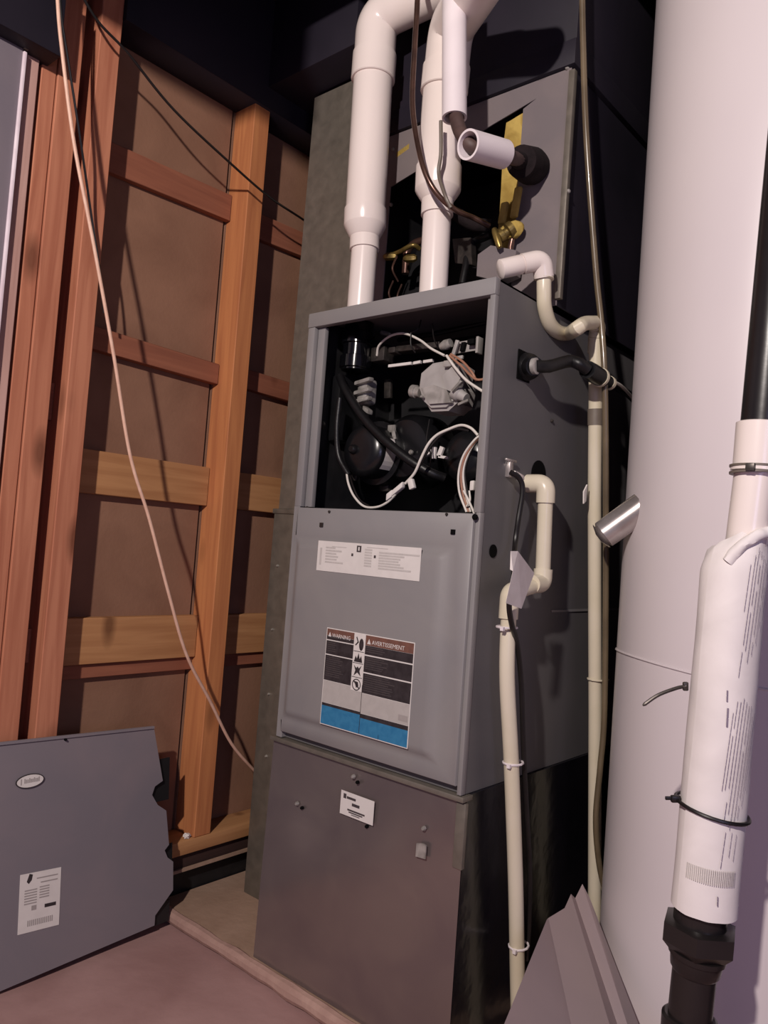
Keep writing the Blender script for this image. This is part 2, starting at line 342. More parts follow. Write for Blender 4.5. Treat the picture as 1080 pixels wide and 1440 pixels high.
pl = Plane(at(478, 1143, 'y', -.0135), (1, 0, 0), (0, 0, 1))
lb = finish('base_label', pl.rects([(0, 0, .096, .05)], 0, .0008), 'label', bs, label='small white printed label')
finish('print', pl.rects([(.008, .035, .016, .045), (.018, .036, .044, .041), (.034, .024, .056, .030), (.022, .012, .072, .0155), (.026, .008, .066, .0105), (.034, .0045, .058, .006)], .001), 'ink2', lb)

fu = thing('furnace', 'tall grey gas furnace with its upper door off showing the burner compartment', 'furnace', (-.27, .35, .59))
W, H0, H1, D = -.533, .59, 1.606, .72
OZ0, OZ1 = 1.138, 1.572
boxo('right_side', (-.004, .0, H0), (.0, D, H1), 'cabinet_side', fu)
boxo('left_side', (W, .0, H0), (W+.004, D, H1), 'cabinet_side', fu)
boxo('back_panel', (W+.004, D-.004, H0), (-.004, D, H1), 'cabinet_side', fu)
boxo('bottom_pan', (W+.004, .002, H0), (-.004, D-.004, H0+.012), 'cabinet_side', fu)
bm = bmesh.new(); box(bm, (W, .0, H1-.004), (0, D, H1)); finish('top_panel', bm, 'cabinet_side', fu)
boxo('header_rail', (W-.001, -.014, OZ1), (.001, .004, H1+.001), 'cabinet', fu, .002)
boxo('left_stile', (W, -.012, OZ0), (W+.022, .002, OZ1), 'cabinet', fu, .001); boxo('inner_flange', (W+.023, .0, OZ0), (W+.046, .012, OZ1), 'cabinet', fu, .001)
bm = bmesh.new(); box(bm, (W-.001, -.012, H0), (W+.018, .004, OZ0), .001); finish('left_stile', bm, 'cabinet', fu)
boxo('right_stile', (-.011, -.012, OZ0), (.001, .002, OZ1), 'cabinet', fu, .001); boxo('inner_flange', (-.024, .0, OZ0), (-.0115, .012, OZ1), 'cabinet', fu, .001)
boxo('right_stile', (-.009, -.012, H0), (.001, .004, OZ0), 'cabinet', fu, .001)
boxo('middle_deck', (W+.004, .004, OZ0-.01), (-.004, D-.01, OZ0-.002), 'dark', fu)
boxo('burner_compartment_back', (W+.006, .30, OZ0), (-.006, .306, H1-.005), 'dark', fu)
boxo('compartment_liner', (W+.005, .012, OZ0), (W+.008, .30, H1-.006), 'dark', fu); boxo('compartment_liner', (-.008, .012, OZ0), (-.005, .30, H1-.006), 'dark', fu)
# blower door with pressed pillow panel
bd = bmesh.new()
x0, x1, z0, z1 = -.512, -.0095, .607, 1.135
def ring(ins, y, zt=0, zb=0): return [bd.verts.new(c) for c in ((x0+ins, y, z0+ins+zb), (x1-ins, y, z0+ins+zb), (x1-ins, y, z1-ins-zt), (x0+ins, y, z1-ins-zt))]
rs = [ring(0, .004), ring(0, -.018), ring(.0015, -.0195)]
# flat rim then bevel in the lower & right sides, pillow proud of rim
rim = [bd.verts.new(c) for c in ((x0+.008, -.0195, z0+.036), (x1-.045, -.0195, z0+.036), (x1-.045, -.0195, z1-.075), (x0+.008, -.0195, z1-.075))]
pil = [bd.verts.new(c) for c in ((x0+.022, -.0305, z0+.050), (x1-.070, -.031, z0+.050), (x1-.070, -.031, z1-.09), (x0+.022, -.031, z1-.09))]
for a_, b_ in ((rs[0], rs[1]), (rs[1], rs[2]), (rs[2], rim), (rim, pil)):
    for i in range(4): bd.faces.new((a_[i], a_[(i+1) % 4], b_[(i+1) % 4], b_[i]))
bd.faces.new(pil); bd.faces.new(rs[0][::-1])
es = [e for e in bd.edges if all(v in rim for v in e.verts) or all(v in pil for v in e.verts) or (any(v in rim for v in e.verts) and any(v in pil for v in e.verts))]
bmesh.ops.bevel(bd, geom=es, offset=.009, segments=3, affect='EDGES', profile=.5)
door = finish('blower_door', bd, 'cabinet', fu, ang=50)
for px, m_ in (((452, 738), 'screw'), ((637, 748), 'hole')):
    p_ = at(*px, 'y', -.021); boxo('latch_slot', p_-Vector((.005, .0015, .005)), p_+Vector((.005, .0015, .005)), m_, door)
for px in ((463, 722), (628, 726)):
    p_ = at(*px, 'y', -.021); turned('dimple', p_+Vector((0, .001, .004)), p_+Vector((0, -.003, .004)), [(0, .003), (.7, .003), (1, .002)], 'screw', door, 8)
screw(at(432, 716, 'y', -.013), (0, -1, 0), .007, fu); screw(at(668, 727, 'y', -.021), (0, -1, 0), .006, fu, 'hole', 'latch_bolt')
# instruction label
pl = Plane(at(448, 803, 'y', -.0315), (1, 0, 0), (0, 0, 1))
pl.o = Vector((-.421, -.0315, .992))
il = finish('instruction_label', pl.rects([(0, 0, .299, .068)], 0, .0008), 'label', fu, label='wide white label with fine grey print')
R_ = []
for k in range(6): R_.append((.026, .052-k*.0065, .026+(.030, .05, .034, .040, .036, .056)[k], .0555-k*.0065))
R_ += [(.008, .014, .014, .052), (.045, .056, .09, .0575)]
for k in range(7): R_.append((.145, .054-k*.0058, .166, .0575-k*.0058)); R_.append((.186, .050-k*.0056, .186+(.11, .07, .06, .055, .06, .07, .09)[k], .0535-k*.0056))
R_.append((.15, .060, .21, .0615)); finish('print', pl.rects(R_, .001), 'ink_light', il)
b2 = pl.rects([(.121, .049, .134, .063), (.106, .039, .1115, .045), (.172, .039, .1775, .045)], .001)
finish('print', b2, 'ink2', il); finish('print', pl.rects([(.1255, .052, .1295, .060)], .0014), 'label', il)
# warning label
pl = Plane((-.372, -.0315, .655), (1, 0, 0), (0, 0, 1)); LW, LH = .251, .213
wb = finish('warning_label', pl.rects([(0, 0, LW, LH)], 0, .0008), 'label', fu, label='black rust-red and blue safety label with pictograms')
m_ = .002; cx0, cx1 = .084, .118
finish('print', pl.rects([(m_, .1965, cx0, LH-m_), (cx1, .190, LW-m_, LH-m_)], .001), 'orange', wb)
finish('print', pl.rects([(m_, .1875, cx0, .196), (m_, .1555, cx0, .1850), (m_, .098, cx0, .1530), (cx1, .1705, LW-m_, .1895), (cx1, .1335, LW-m_, .1675), (cx1, .089, LW-m_, .1305), (m_, .042, cx1, .048), (cx1, .036, LW-m_, .045)], .001), 'inkk', wb)
finish('grey_band', pl.rects([(m_, .049, .117, .097), (.1185, .046, LW-m_, .088)], .001), 'label_grey', wb)
b2 = bmesh.new()
for (a0, b0, n_, wd) in ((.006, .194, 1, .036), (.006, .182, 5, .03), (.006, .150, 10, .055), (cx1+.004, .187, 3, .05), (cx1+.004, .165, 6, .06), (cx1+.004, .128, 8, .085)):
    for k in range(n_): pl.rects([(a0, b0-.0045*k-.0022, a0+wd*(.75+.3*random.random()), b0-.0045*k)], .0014, bm=b2)
finish('fine_print', b2, 'ink2', wb)
finish('blue_band', pl.rects([(m_, m_, .117, .042), (.1185, m_, LW-m_, .036)], .001), 'blue', wb)
finish('print', pl.rects([(.1175, m_, .1183, .105), (.172, m_, .1726, .012)], .0014), 'inkk', wb)
finish('fine_print', pl.rects([(.222, .052, .246, .064)], .0014), 'ink', wb)
text('WARNING', .0125, pl.p(.018, LH-.0195, .0012), (1, 0, 0), (0, 0, 1), 'label', wb, sx=.92)
text('AVERTISSEMENT', .0125, pl.p(cx1+.018, LH-.0195, .0012), (1, 0, 0), (0, 0, 1), 'label', wb, sx=.98)
b2 = bmesh.new()
for u in (.006, cx1+.005): pl.poly([(u, LH-.020), (u+.010, LH-.020), (u+.005, LH-.009)], .0014, bm=b2)
finish('print', b2, 'label', wb)
# pictogram column
b2 = bmesh.new(); hs = [LH-.004, LH-.05, LH-.081, LH-.112, .092]
pc = finish('pictogram_strip', pl.rects([(cx0+.001, .090, cx1-.001, LH-.003)], .0012), 'label', wb) if False else finish('pictogram_strip', pl.rects([(cx0+.001, .090, cx1-.001, LH-.003)], .0012), 'label', wb)
for h_ in (.173, .148, .118): pl.rects([(cx0+.002, h_, cx1-.002, h_+.0012)], .0017, bm=b2)
c = (cx0+cx1)/2
def ell(u, v, a_, b_, n=14): return [(u+a_*math.cos(6.2832*i/n), v+b_*math.sin(6.2832*i/n)) for i in range(n)]
pl.poly(ell(c+.006, .189, .0065, .013), .0017, bm=b2)                     # hand
pl.poly([(c-.010, .203), (c-.008, .205), (c-.002, .193), (c-.004, .191)], .0017, bm=b2); pl.poly([(c-.012, .187), (c-.010, .185), (c-.002, .193), (c-.004, .195)], .0017, bm=b2)
pl.poly([(c-.012, .151), (c-.008, .164), (c-.004, .158), (c, .170), (c+.004, .158), (c+.008, .165), (c+.012, .151)], .0017, bm=b2)   # flame
pl.poly([(c-.011, .144), (c-.004, .138), (c, .142), (c+.004, .138), (c+.011, .145), (c+.006, .133), (c+.010, .122), (c, .129), (c-.010, .121), (c-.006, .133)], .0017, bm=b2)
o_ = ell(c, .103, .0125, .0125, 20); i_ = ell(c, .103, .0105, .0105, 20)
for k in range(20): pl.poly([o_[k], o_[(k+1) % 20], i_[(k+1) % 20], i_[k]], .0017, bm=b2)
pl.poly([(c-.006, .110), (c+.004, .109), (c+.006, .101), (c, .096), (c-.003, .103)], .0017, bm=b2)
pl.poly([(c-.009, .109), (c-.007, .111), (c+.009, .097), (c+.007, .095)], .0018, bm=b2)
finish('pictogram', b2, 'inkk', wb)
# ---- burner compartment contents
def Q(px, py, y): return at(px, py, 'y', y)
# vent coupling (glossy rubber) under the left vent
turned('vent_coupling', Q(506, 455, .09), Q(500, 522, .09), [(0, .036), (.2, .036), (.22, .041), (.45, .041), (.47, .036), (.7, .036), (.72, .041), (.95, .041), (.97, .036), (1, .036)], 'gloss', fu, 28, 'glossy black rubber vent coupling')
# inducer housing and motor lower left
ih = turned('inducer_motor', Q(505, 632, .05), Q(505, 632, .05)+Vector((.0, .10, .0)), [(0, .030), (.02, .048), (.12, .060), (.2, .064), (.6, .064), (.62, .078), (1, .078)], 'blackp', fu, 32, 'round black inducer motor')
turned('motor_hub', Q(498, 632, .05), Q(498, 632, .05)+Vector((0, -.012, 0)), [(0, .012), (.6, .011), (1, .007)], 'rubber', ih, 12)
b2 = bmesh.new(); c0 = Q(505, 632, .05)
for k in range(7):
    a0, a1 = math.radians(-42+k*10), math.radians(-32+k*10)
    vs = [c0+Vector((math.cos(t)*.0652, y, math.sin(t)*.0652)) for t, y in ((a0, .022), (a1, .022), (a1, .058), (a0, .058))]
    b2.faces.new([b2.verts.new(v) for v in vs])
finish('curved_label', b2, 'label', ih)
box_ = bmesh.new(); obox(box_, Q(487, 580, .13), (1, 0, .12), (0, 1, 0), (0, 0, 1), .06, .12, .17, .012); finish('inducer_housing', box_, 'blackp', fu)
screw(at(453, 598, 'x', -.524), (1, 0, 0), .011, fu, 'screw', 'knockout_plug')
# ribbed white vent elbow
b2 = bmesh.new(); c0 = Q(516, 552, .10)
obox(b2, c0, (1, 0, .1), (0, 1, 0), (0, 0, 1), .034, .04, .062, .008)
for dz in (-.024, -.002, .022): obox(b2, c0+Vector((.008, -.022, dz)), (1, 0, .15), (0, 1, .1), (0, 0, 1), .05, .02, .011, .004)
obox(b2, Q(517, 577, .09), (1, 0, -.6), (0, 1, 0), (0, 0, 1), .022, .02, .012, .003)
finish('pressure_switch', b2, 'steel', fu, label='white ribbed pressure switch')
b2 = bmesh.new(); obox(b2, Q(546, 547, .2), (1, 0, 0), (0, 1, 0), (-.08, 0, 1), .022, .01, .05, .002); finish('bracket', b2, 'screw', fu)
# gas manifold bracket, sight strip, igniter plate
mb = bmesh.new(); obox(mb, Q(538, 500, .12), (1, 0, .0), (0, 1, 0), (0, 0, 1), .044, .04, .036, .003); obox(mb, Q(556, 494, .11), (1, 0, 0), (0, 1, 0), (0, 0, 1), .02, .03, .014, .002)
finish('igniter_box', mb, 'screw', fu)
mb = bmesh.new(); obox(mb, (Q(560, 493, .12)+Q(625, 486, .12))/2, Q(625, 486, .12)-Q(560, 493, .12), (0, 1, 0), (0, 0, 1), .13, .03, .014, .002); finish('burner_tray', mb, 'screw', fu)
b2 = bmesh.new()
for a_, b_ in (((547, 515), (579, 511)), ((582, 511), (592, 509)), ((596, 509), (609, 507))):
    A, B = Q(*a_, .10), Q(*b_, .10); obox(b2, (A+B)/2, B-A, (0, 1, 0), (0, 0, 1), (B-A).length, .006, .0065)
finish('manifold_rail', b2, 'label', fu, label='bright white metal rail')
b2 = bmesh.new()
A = Q(625, 492, .10); B = Q(674, 484, .10); ex = (B-A).normalized()
obox(b2, (A+B)/2+Vector((.02, 0, .0)), ex, (0, 1, 0), (0, 0, 1), .07, .004, .026, .001)
obox(b2, Q(674, 486, .09), ex, (0, 1, 0), (0, 0, 1), .006, .02, .036, .001)
obox(b2, Q(640, 491, .085), (.3, 0, 1), (0, 1, 0), (-1, 0, .3), .04, .006, .009, .001)
obox(b2, Q(646, 503, .085), ex, (0, 1, 0), (0, 0, 1), .020, .006, .008, .001)
finish('valve_bracket', b2, 'grey_cast', fu, label='pale metal bracket with notches')
b2 = bmesh.new(); obox(b2, Q(664, 481, .085), (1, 0, 0), (0, 1, 0), (0, 0, 1), .018, .015, .012, .002); obox(b2, Q(652, 488, .0945), (1, 0, 0), (0, 1, 0), (.2, 0, 1), .010, .012, .020, .001); finish('terminal', b2, 'hole', fu)
turned('cap', Q(620, 488, .10), Q(634, 482, .10), [(0, .008), (.5, .012), (1, .010)], 'steel', fu, 14)
turned('cap', Q(537, 468, .15), Q(548, 470, .14), [(0, .006), (.6, .006), (1, .004)], 'steel', fu, 10)
tube('flame_tube', [Q(560, 478, .22), Q(620, 468, .22), Q(690, 452, .22)], .006, 'rubber', fu, 10)
# gas valve: chamfered cast body
gv = bmesh.new()
gp = [(587, 545), (590, 524), (606, 510), (634, 505), (644, 512), (640, 530), (645, 545), (640, 566), (628, 577), (604, 578), (594, 562)]
prism(gv, [Q(x, y, .055) for x, y in gp], (.0, .065, .0))
bmesh.ops.bevel(gv, geom=[e for e in gv.edges if abs(e.verts[0].co.y-.055) < 1e-4 and abs(e.verts[1].co.y-.055) < 1e-4], offset=.007, segments=2, affect='EDGES')
val = finish('gas_valve', gv, 'grey_cast', fu, label='grey cast gas valve')
gv = bmesh.new(); prism(gv, [Q(x, y, .048) for x, y in ((592, 546), (610, 541), (628, 548), (634, 566), (604, 568))], (0, .01, 0)); finish('valve_cover', gv, 'steel', val)
gv = bmesh.new(); prism(gv, [Q(x, y, .045) for x, y in ((622, 528), (636, 515), (648, 530), (638, 552), (628, 548))], (0, .02, 0)); finish('valve_cover', gv, 'grey_cast', val)
turned('valve_port', Q(592, 552, .08), Q(580, 550, .08), [(0, .012), (.5, .012), (.55, .015), (1, .015)], 'steel', val, 16)
turned('valve_port', Q(640, 552, .06), Q(656, 560, .06), [(0, .016), (.4, .016), (.5, .012), (1, .010)], 'grey_cast', val, 16)
gv = bmesh.new(); obox(gv, Q(643, 543, .04), (1, 0, .9), (0, 1, 0), (-.9, 0, 1), .030, .008, .006, .001); obox(gv, Q(652, 566, .05), (1, 0, .3), (0, 1, 0), (0, 0, 1), .026, .008, .006, .001); obox(gv, Q(632, 512, .05), (1, 0, 0), (0, 1, 0), (0, 0, 1), .022, .016, .014, .002)
stuff(finish('terminal', gv, 'steel', val))
screw(Q(594, 558, .045), (0, -1, 0), .004, val, 'steel')
# burner drum / blower housing and belt hose
turned('inducer_housing', Q(566, 630, .12), Q(566, 630, .12)+Vector((0, .09, 0)), [(0, .05), (.05, .068), (.3, .085), (1, .09)], 'blackp', fu, 36)
turned('combustion_fan', Q(648, 640, .13), Q(648, 640, .13)+Vector((0, .08, 0)), [(0, .03), (.05, .045), (.2, .058), (1, .062)], 'blackp', fu, 32)
tube('drain_hose', smoothp([Q(478, 530, .06), Q(487, 550, .05), Q(515, 592, .045), (Q(560, 635, .05)), Q(600, 662, .07), Q(625, 672, .10)]), .0105, 'rubber', fu, 14)
tube('drain_hose', smoothp([Q(478, 560, .03), Q(474, 600, .03), Q(476, 640, .035), Q(490, 668, .04)]), .007, 'rubber', fu, 12)
b2 = bmesh.new(); obox(b2, Q(551, 603, .11), (1, 0, 0), (0, 1, 0), (0, 0, 1), .022, .006, .018, .001); obox(b2, Q(554, 612, .108), (1, 0, 0), (0, 1, 0), (-.3, 0, 1), .010, .004, .02, .001); finish('nameplate', b2, 'steel', fu)
b2 = bmesh.new()
obox(b2, Q(602, 637, .11), (1, 0, .5), (0, 1, 0), (0, 0, 1), .015, .006, .010); obox(b2, Q(611, 637, .11), (0, 0, 1), (0, 1, 0), (1, 0, 0), .026, .006, .008); obox(b2, Q(620, 635, .11), (.4, 0, 1), (0, 1, 0), (1, 0, -.4), .022, .006, .011); obox(b2, Q(624, 643, .11), (1, 0, -.15), (0, 1, 0), (.15, 0, 1), .027, .006, .006)
finish('wire_terminal', b2, 'label', fu)
screw(Q(578, 636, .11), (0, -1, 0), .006, fu, 'steel')
b2 = bmesh.new(); obox(b2, Q(543, 683, .15), (1, 0, 0), (0, 1, 0), (0, 0, 1), .03, .02, .03, .003); finish('bracket', b2, 'screw', fu); b2 = bmesh.new(); obox(b2, Q(500, 668, .11), (1, 0, 0), (0, 1, 0), (.2, 0, 1), .02, .01, .03, .002); finish('bracket', b2, 'screw', fu)
# wiring
def wire(name, pts, r, m, label=None): return tube(name, smoothp([Q(*p) for p in pts], 6), r, m, fu, 8, label)
wire('wire', [(530, 500, .10), (533, 486, .09), (548, 473, .08), (568, 469, .07), (590, 478, .06), (606, 490, .05), (625, 500, .045)], .0028, 'wire_w', 'white arched wire')
wire('wire', [(578, 468, .06), (578, 485, .06), (584, 496, .07)], .0018, 'wire_k')
wire('wire', [(592, 450, .10), (588, 462, .09), (575, 470, .08)], .0016, 'wire_k')
wire('wire', [(608, 455, .07), (610, 475, .06), (616, 490, .05)], .0016, 'wire_k')
wire('wire', [(628, 500, .04), (640, 517, .035), (655, 534, .03), (672, 546, .028), (682, 552, .03)], .0030, 'wire_w')
wire('wire', [(632, 500, .045), (648, 514, .04), (662, 528, .035), (672, 534, .035), (686, 532, .04)], .0026, 'wire_b')
wire('wire', [(634, 498, .05), (650, 508, .045), (664, 524, .04), (670, 536, .045)], .0026, 'wire_b')
wire('wire', [(487, 662, .04), (490, 680, .025), (498, 698, .02), (512, 712, .02), (530, 713, .02), (545, 706, .02), (556, 695, .02)], .0027, 'wire_w')
wire('wire', [(491, 665, .045), (497, 685, .03), (506, 703, .025), (520, 712, .024)], .0022, 'wire_k')
b2 = bmesh.new(); A, B = Q(548, 698, .02), Q(572, 678, .02); obox(b2, (A+B)/2, B-A, (0, 1, 0), (0, 0, 1), .036, .012, .013, .002); A, B = Q(543, 702, .02), Q(556, 692, .02); obox(b2, (A+B)/2, B-A, (0, 1, 0), (0, 0, 1), .018, .015, .016, .002); finish('plug_connector', b2, 'label', fu, label='white plug connector')
b2 = bmesh.new(); obox(b2, Q(579, 681, .02), (1, 0, .4), (0, 1, 0), (-.4, 0, 1), .014, .010, .022, .002); finish('plug_connector', b2, 'label', fu)
wire('wire', [(570, 680, .02), (583, 665, .018), (592, 645, .015), (602, 625, .015), (614, 612, .02), (630, 604, .025), (648, 598, .03), (662, 602, .03), (672, 612, .035)], .003, 'wire_w', 'long white wire')
wire('wire', [(575, 676, .026), (590, 655, .022), (603, 632, .022), (620, 612, .026), (640, 603, .032), (660, 606, .036)], .003, 'wire_k')
wire('wire', [(604, 660, .07), (606, 640, .06), (600, 620, .05), (604, 590, .06)], .0016, 'wire_k')
for k, (dx, m_) in enumerate(((0, 'wire_w'), (5, 'wire_b'), (9, 'wire_w'), (13, 'wire_k'), (3, 'wire_r'), (8, 'wire_r'))):
    wire('wire', [(681, 609+dx*.4, .03+.003*k), (668, 618+dx*.5, .02+.003*k), (652+dx*.5, 640+dx*.3, .016+.003*k), (645+dx*.7, 665, .016+.003*k), (646+dx*.9, 692, .018+.003*k), (656+dx*.6, 720, .02+.003*k)], .0024, m_)
wire('wire', [(652, 690, .012), (660, 706, .012), (667, 722, .014)], .0024, 'wire_w'); wire('wire', [(660, 690, .014), (661, 704, .014), (656, 712, .016)], .002, 'wire_w')
b2 = bmesh.new(); obox(b2, Q(665, 683, .02), (1, 0, .1), (0, 1, 0), (0, 0, 1), .010, .01, .02, .002); finish('plug_connector', b2, 'label', fu)
# right-hand side fittings of the cabinet
q = at(693, 775, 'x', .0); turned('knockout_hole', q, q+Vector((.0015, 0, 0)), [(0, .0135), (1, .0135)], 'hole', fu, 20)
q = at(760, 672, 'x', .0); turned('drain_hole', q+Vector((0, -.01, .006)), q+Vector((.0012, -.01, .006)), [(0, .031), (1, .031)], 'hole', fu, 24)
b2 = bmesh.new(); q = at(738, 516, 'x', .0); obox(b2, q+Vector((.001, -.006, 0)), (0, 1, 0), (0, 0, 1), (1, 0, 0), .05, .062, .003); finish('gas_inlet_opening', b2, 'hole', fu)
q = at(775, 592, 'x', .0); screw(q, (1, 0, 0), .004, fu)
b2 = bmesh.new(); q = at(716, 660, 'x', .004); obox(b2, q, (0, 1, 0), (0, 0, 1), (1, 0, 0), .016, .034, .012, .003); obox(b2, q+Vector((.014, .008, -.012)), (.5, 1, -.4), (0, 0, 1), (1, 0, 0), .026, .012, .016, .003); obox(b2, q+Vector((.004, -.002, .018)), (0, 1, .0), (0, 0, 1), (1, 0, 0), .04, .005, .005, .001); finish('cable_clamp', b2, 'chrome', fu, label='bright metal cable clamp')
boxo('blower_seam', (-.0, .30, .938), (.0025, .70, .943), 'cabinet', fu)
# ================================================================ COIL CABINET above the furnace
cc = thing('coil_cabinet', 'grey sheet metal coil cabinet above the furnace with a cut opening', 'cabinet', (-.27, .5, 1.607))
YC = .2; CX0, CX1, CZ1 = -.555, .018, 2.14
b2 = bmesh.new()
def plate(pts, th=.003): prism(b2, [(x, YC, z) for x, z in pts], (0, th, 0))
ox0, ox1 = -.492, -.100
plate([(CX0, 1.608), (ox0, 1.608), (ox0, 2.14), (CX0, 2.14)])
plate([(ox1, 1.608), (CX1, 1.608), (CX1, CZ1), (ox1-.08, CZ1), (ox1-.08, 2.073), (-.066, 2.098), (ox1, 2.084)])
plate([(ox0, 2.0), (ox1-.08, 2.073), (ox1-.08, CZ1), (ox0, 2.14)])
finish('front_panel', b2, 'coil', cc, label='grey front sheet around the cut opening')
b2 = bmesh.new(); box(b2, (CX1-.003, YC+.003, 1.608), (CX1, .72, CZ1)); finish('right_side', b2, 'duct_dark', cc, label='side of the coil cabinet, its shade put into a dark colour')  # dark material instead of the cabinet grey, for the shaded side
boxo('left_side', (CX0, YC+.003, 1.608), (CX0+.003, .716, CZ1), 'dark', cc)
b2 = bmesh.new(); box(b2, (CX0, .717, 1.608), (CX1, .72, CZ1)); finish('back_panel', b2, 'dark', cc)
boxo('right_flange', (CX1-.002, YC-.008, 1.62), (CX1+.012, YC+.006, 2.13), 'galv', cc, .001)
b2 = bmesh.new()
pts = [(ox1-.050, 1.70), (ox1-.004, 1.70), (ox1-.002, 2.078), (ox1-.050, 2.070)]
prism(b2, [(x, YC+.006, z) for x, z in pts], (0, .02, 0)); bmesh.ops.subdivide_edges(b2, edges=b2.edges[:], cuts=6, use_grid_fill=True)
for v in b2.verts: v.co += Vector((.003*noise.noise(v.co*30), .003*noise.noise(v.co*25+Vector((3, 0, 0))), 0))
finish('insulation_strip', b2, 'yellow', cc, label='torn yellow foam insulation')
b2 = bmesh.new(); A = Q(745, 300, .19); bmesh.ops.create_icosphere(b2, subdivisions=3, radius=.030, matrix=Matrix.Translation(Q(716, 326, .175)))
for v in b2.verts:
    c0 = Q(716, 326, .175); v.co = c0+Vector(((v.co-c0).x*1.15, (v.co-c0).y*.6, (v.co-c0).z*.7))+Vector((.01*noise.noise(v.co*40), .01*noise.noise(v.co*38+Vector((9, 0, 0))), .01*noise.noise(v.co*35)))
finish('insulation_clump', b2, 'yellow', cc)
b2 = bmesh.new()
for (x, y_, h_) in ((726, 285, .07), (708, 300, .05)): obox(b2, Q(x, y_, .185), (1, 0, 0), (0, 1, 0), (.12, 0, 1), .018, .012, h_, .004)
finish('insulation_strip', b2, 'yellow', cc)
b2 = bmesh.new(); obox(b2, Q(568, 213, .205), (1, 0, .3), (0, 1, 0), (0, 0, 1), .05, .01, .02, .003); finish('insulation_strip', b2, 'yellow', cc)
# coil slab, header tubes and drain pan
b2 = bmesh.new()
for k in range(24): obox(b2, (-.31, .34+.0045*k, 1.86), (1, 0, 0), (0, .35, 1), (0, 1, -.35), .40, .40, .001)
finish('coil_fins', b2, 'dark', cc)
boxo('cabinet_partition', (ox0-.03, .50, 1.61), (ox1, .505, 2.1), 'dark', cc)
boxo('drain_pan', (-.50, .215, 1.612), (-.06, .32, 1.665), 'dark', cc, .006)
tube('header_tube', fillet([Q(570, 385, .23), Q(572, 352, .23), Q(585, 340, .23), Q(620, 335, .24)], .02), .010, 'copper', cc, 12)
tube('header_tube', smoothp([Q(540, 362, .22), Q(560, 355, .20), Q(580, 345, .2), Q(590, 350, .22)]), .006, 'brass', cc, 12)
for px in ((548, 361), (576, 364)): turned('brass_nut', Q(px[0]-8, px[1], .19), Q(px[0]+10, px[1]-1, .20), [(0, .006), (.2, .010), (.8, .010), (1, .006)], 'brass', cc, 6)
for a_ in ((553, 395), (558, 360), (565, 400)): tube('small_line', smoothp([Q(a_[0], a_[1], .19), Q(a_[0]-6, a_[1]+18, .18), Q(a_[0]+2, a_[1]+36, .2)]), .0025, 'copper', cc, 8)
turned('expansion_valve', Q(700, 335, .15), Q(722, 320, .17), [(0, .008), (.1, .015), (.35, .015), (.4, .010), (.6, .010), (.65, .018), (.95, .018), (1, .01)], 'brass', cc, 16, 'tarnished brass valve')
turned('valve_cap', Q(695, 322, .14), Q(703, 348, .14), [(0, .006), (.2, .008), (.8, .008), (1, .005)], 'brass', cc, 12)
tube('valve_stem', [Q(722, 330, .18), Q(718, 348, .18), Q(718, 364, .18)], .007, 'copper', cc, 12)
b2 = bmesh.new(); prism(b2, [Q(x, y, .16) for x, y in ((672, 358), (690, 345), (726, 352), (722, 385), (700, 395), (670, 388))], (0, .03, 0)); finish('drain_spout', b2, 'coil', cc)
b2 = bmesh.new(); prism(b2, [Q(x, y, .18) for x, y in ((636, 336), (662, 334), (664, 372), (640, 370))], (0, .02, 0)); finish('bracket', b2, 'screw', cc)
tube('suction_stub', smoothp([Q(640, 300, .16), Q(665, 315, .18), Q(690, 318, .2)]), .016, 'foam', cc, 14)
tube('suction_stub', smoothp([Q(650, 400, .17), Q(655, 375, .18), Q(662, 345, .2), Q(690, 330, .2)]), .009, 'rubber', cc, 12)
for px in ((553, 210), (550, 288), (798, 96), (799, 269)): screw(Q(*px, YC), (0, -1, 0), .005, cc, 'steel')
# supply plenum above
sp = thing('supply_plenum', 'dark supply air duct above the coil cabinet', 'duct', (-.27, .5, 2.145))
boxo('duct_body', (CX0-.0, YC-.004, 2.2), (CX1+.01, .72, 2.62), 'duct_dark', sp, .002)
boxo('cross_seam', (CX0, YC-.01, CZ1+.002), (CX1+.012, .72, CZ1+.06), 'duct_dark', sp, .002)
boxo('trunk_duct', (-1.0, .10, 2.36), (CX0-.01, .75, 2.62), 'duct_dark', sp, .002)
# ================================================================ FLUE PIPES
def vent(name, label, base, mid_z, top_pts, r0, r1, zc):
    t = thing(name, label, 'pipe', base, 'white plastic vent pipes of the furnace')
    x, y, z = base
    return t
# left pipe
P0 = Vector((-.463, .09, 1.607)); PL = lambda px, py: Q(px, py, .09)
t = thing('vent_pipe', 'left white plastic vent pipe rising from the furnace top, elbow fully visible', 'pipe', P0, 'white plastic vent pipes on the furnace')
A = PL(513, 345); tube('lower_pipe', [P0-Vector((0, 0, .0)), A], .0325, 'pvc', t, 32)
B = PL(514, 296); turned('reducer', A-Vector((0, 0, .012)), B, [(0, .037), (.30, .037), (.32, .039), (.58, .052), (.6, .053), (1, .053)], 'pvc', t, 32)
C_ = PL(525, 106); tube('upper_pipe', [B-Vector((0, 0, .01)), C_], .0495, 'pvc', t, 32)
D_ = PL(527, 78); turned('elbow_collar', C_-Vector((0, 0, .014)), D_, [(0, .0535), (.03, .0555), (1, .0555)], 'pvc', t, 32)
E_ = fillet([D_, PL(530, 26), Q(620, -18, .12)], .16, 12); tube('elbow', E_, .052, 'pvc', t, 32)
tube('branch_pipe', [E_[-1]-(E_[-1]-E_[-2]).normalized()*.03, Q(700, -60, .14)], .0495, 'pvc', t, 32)
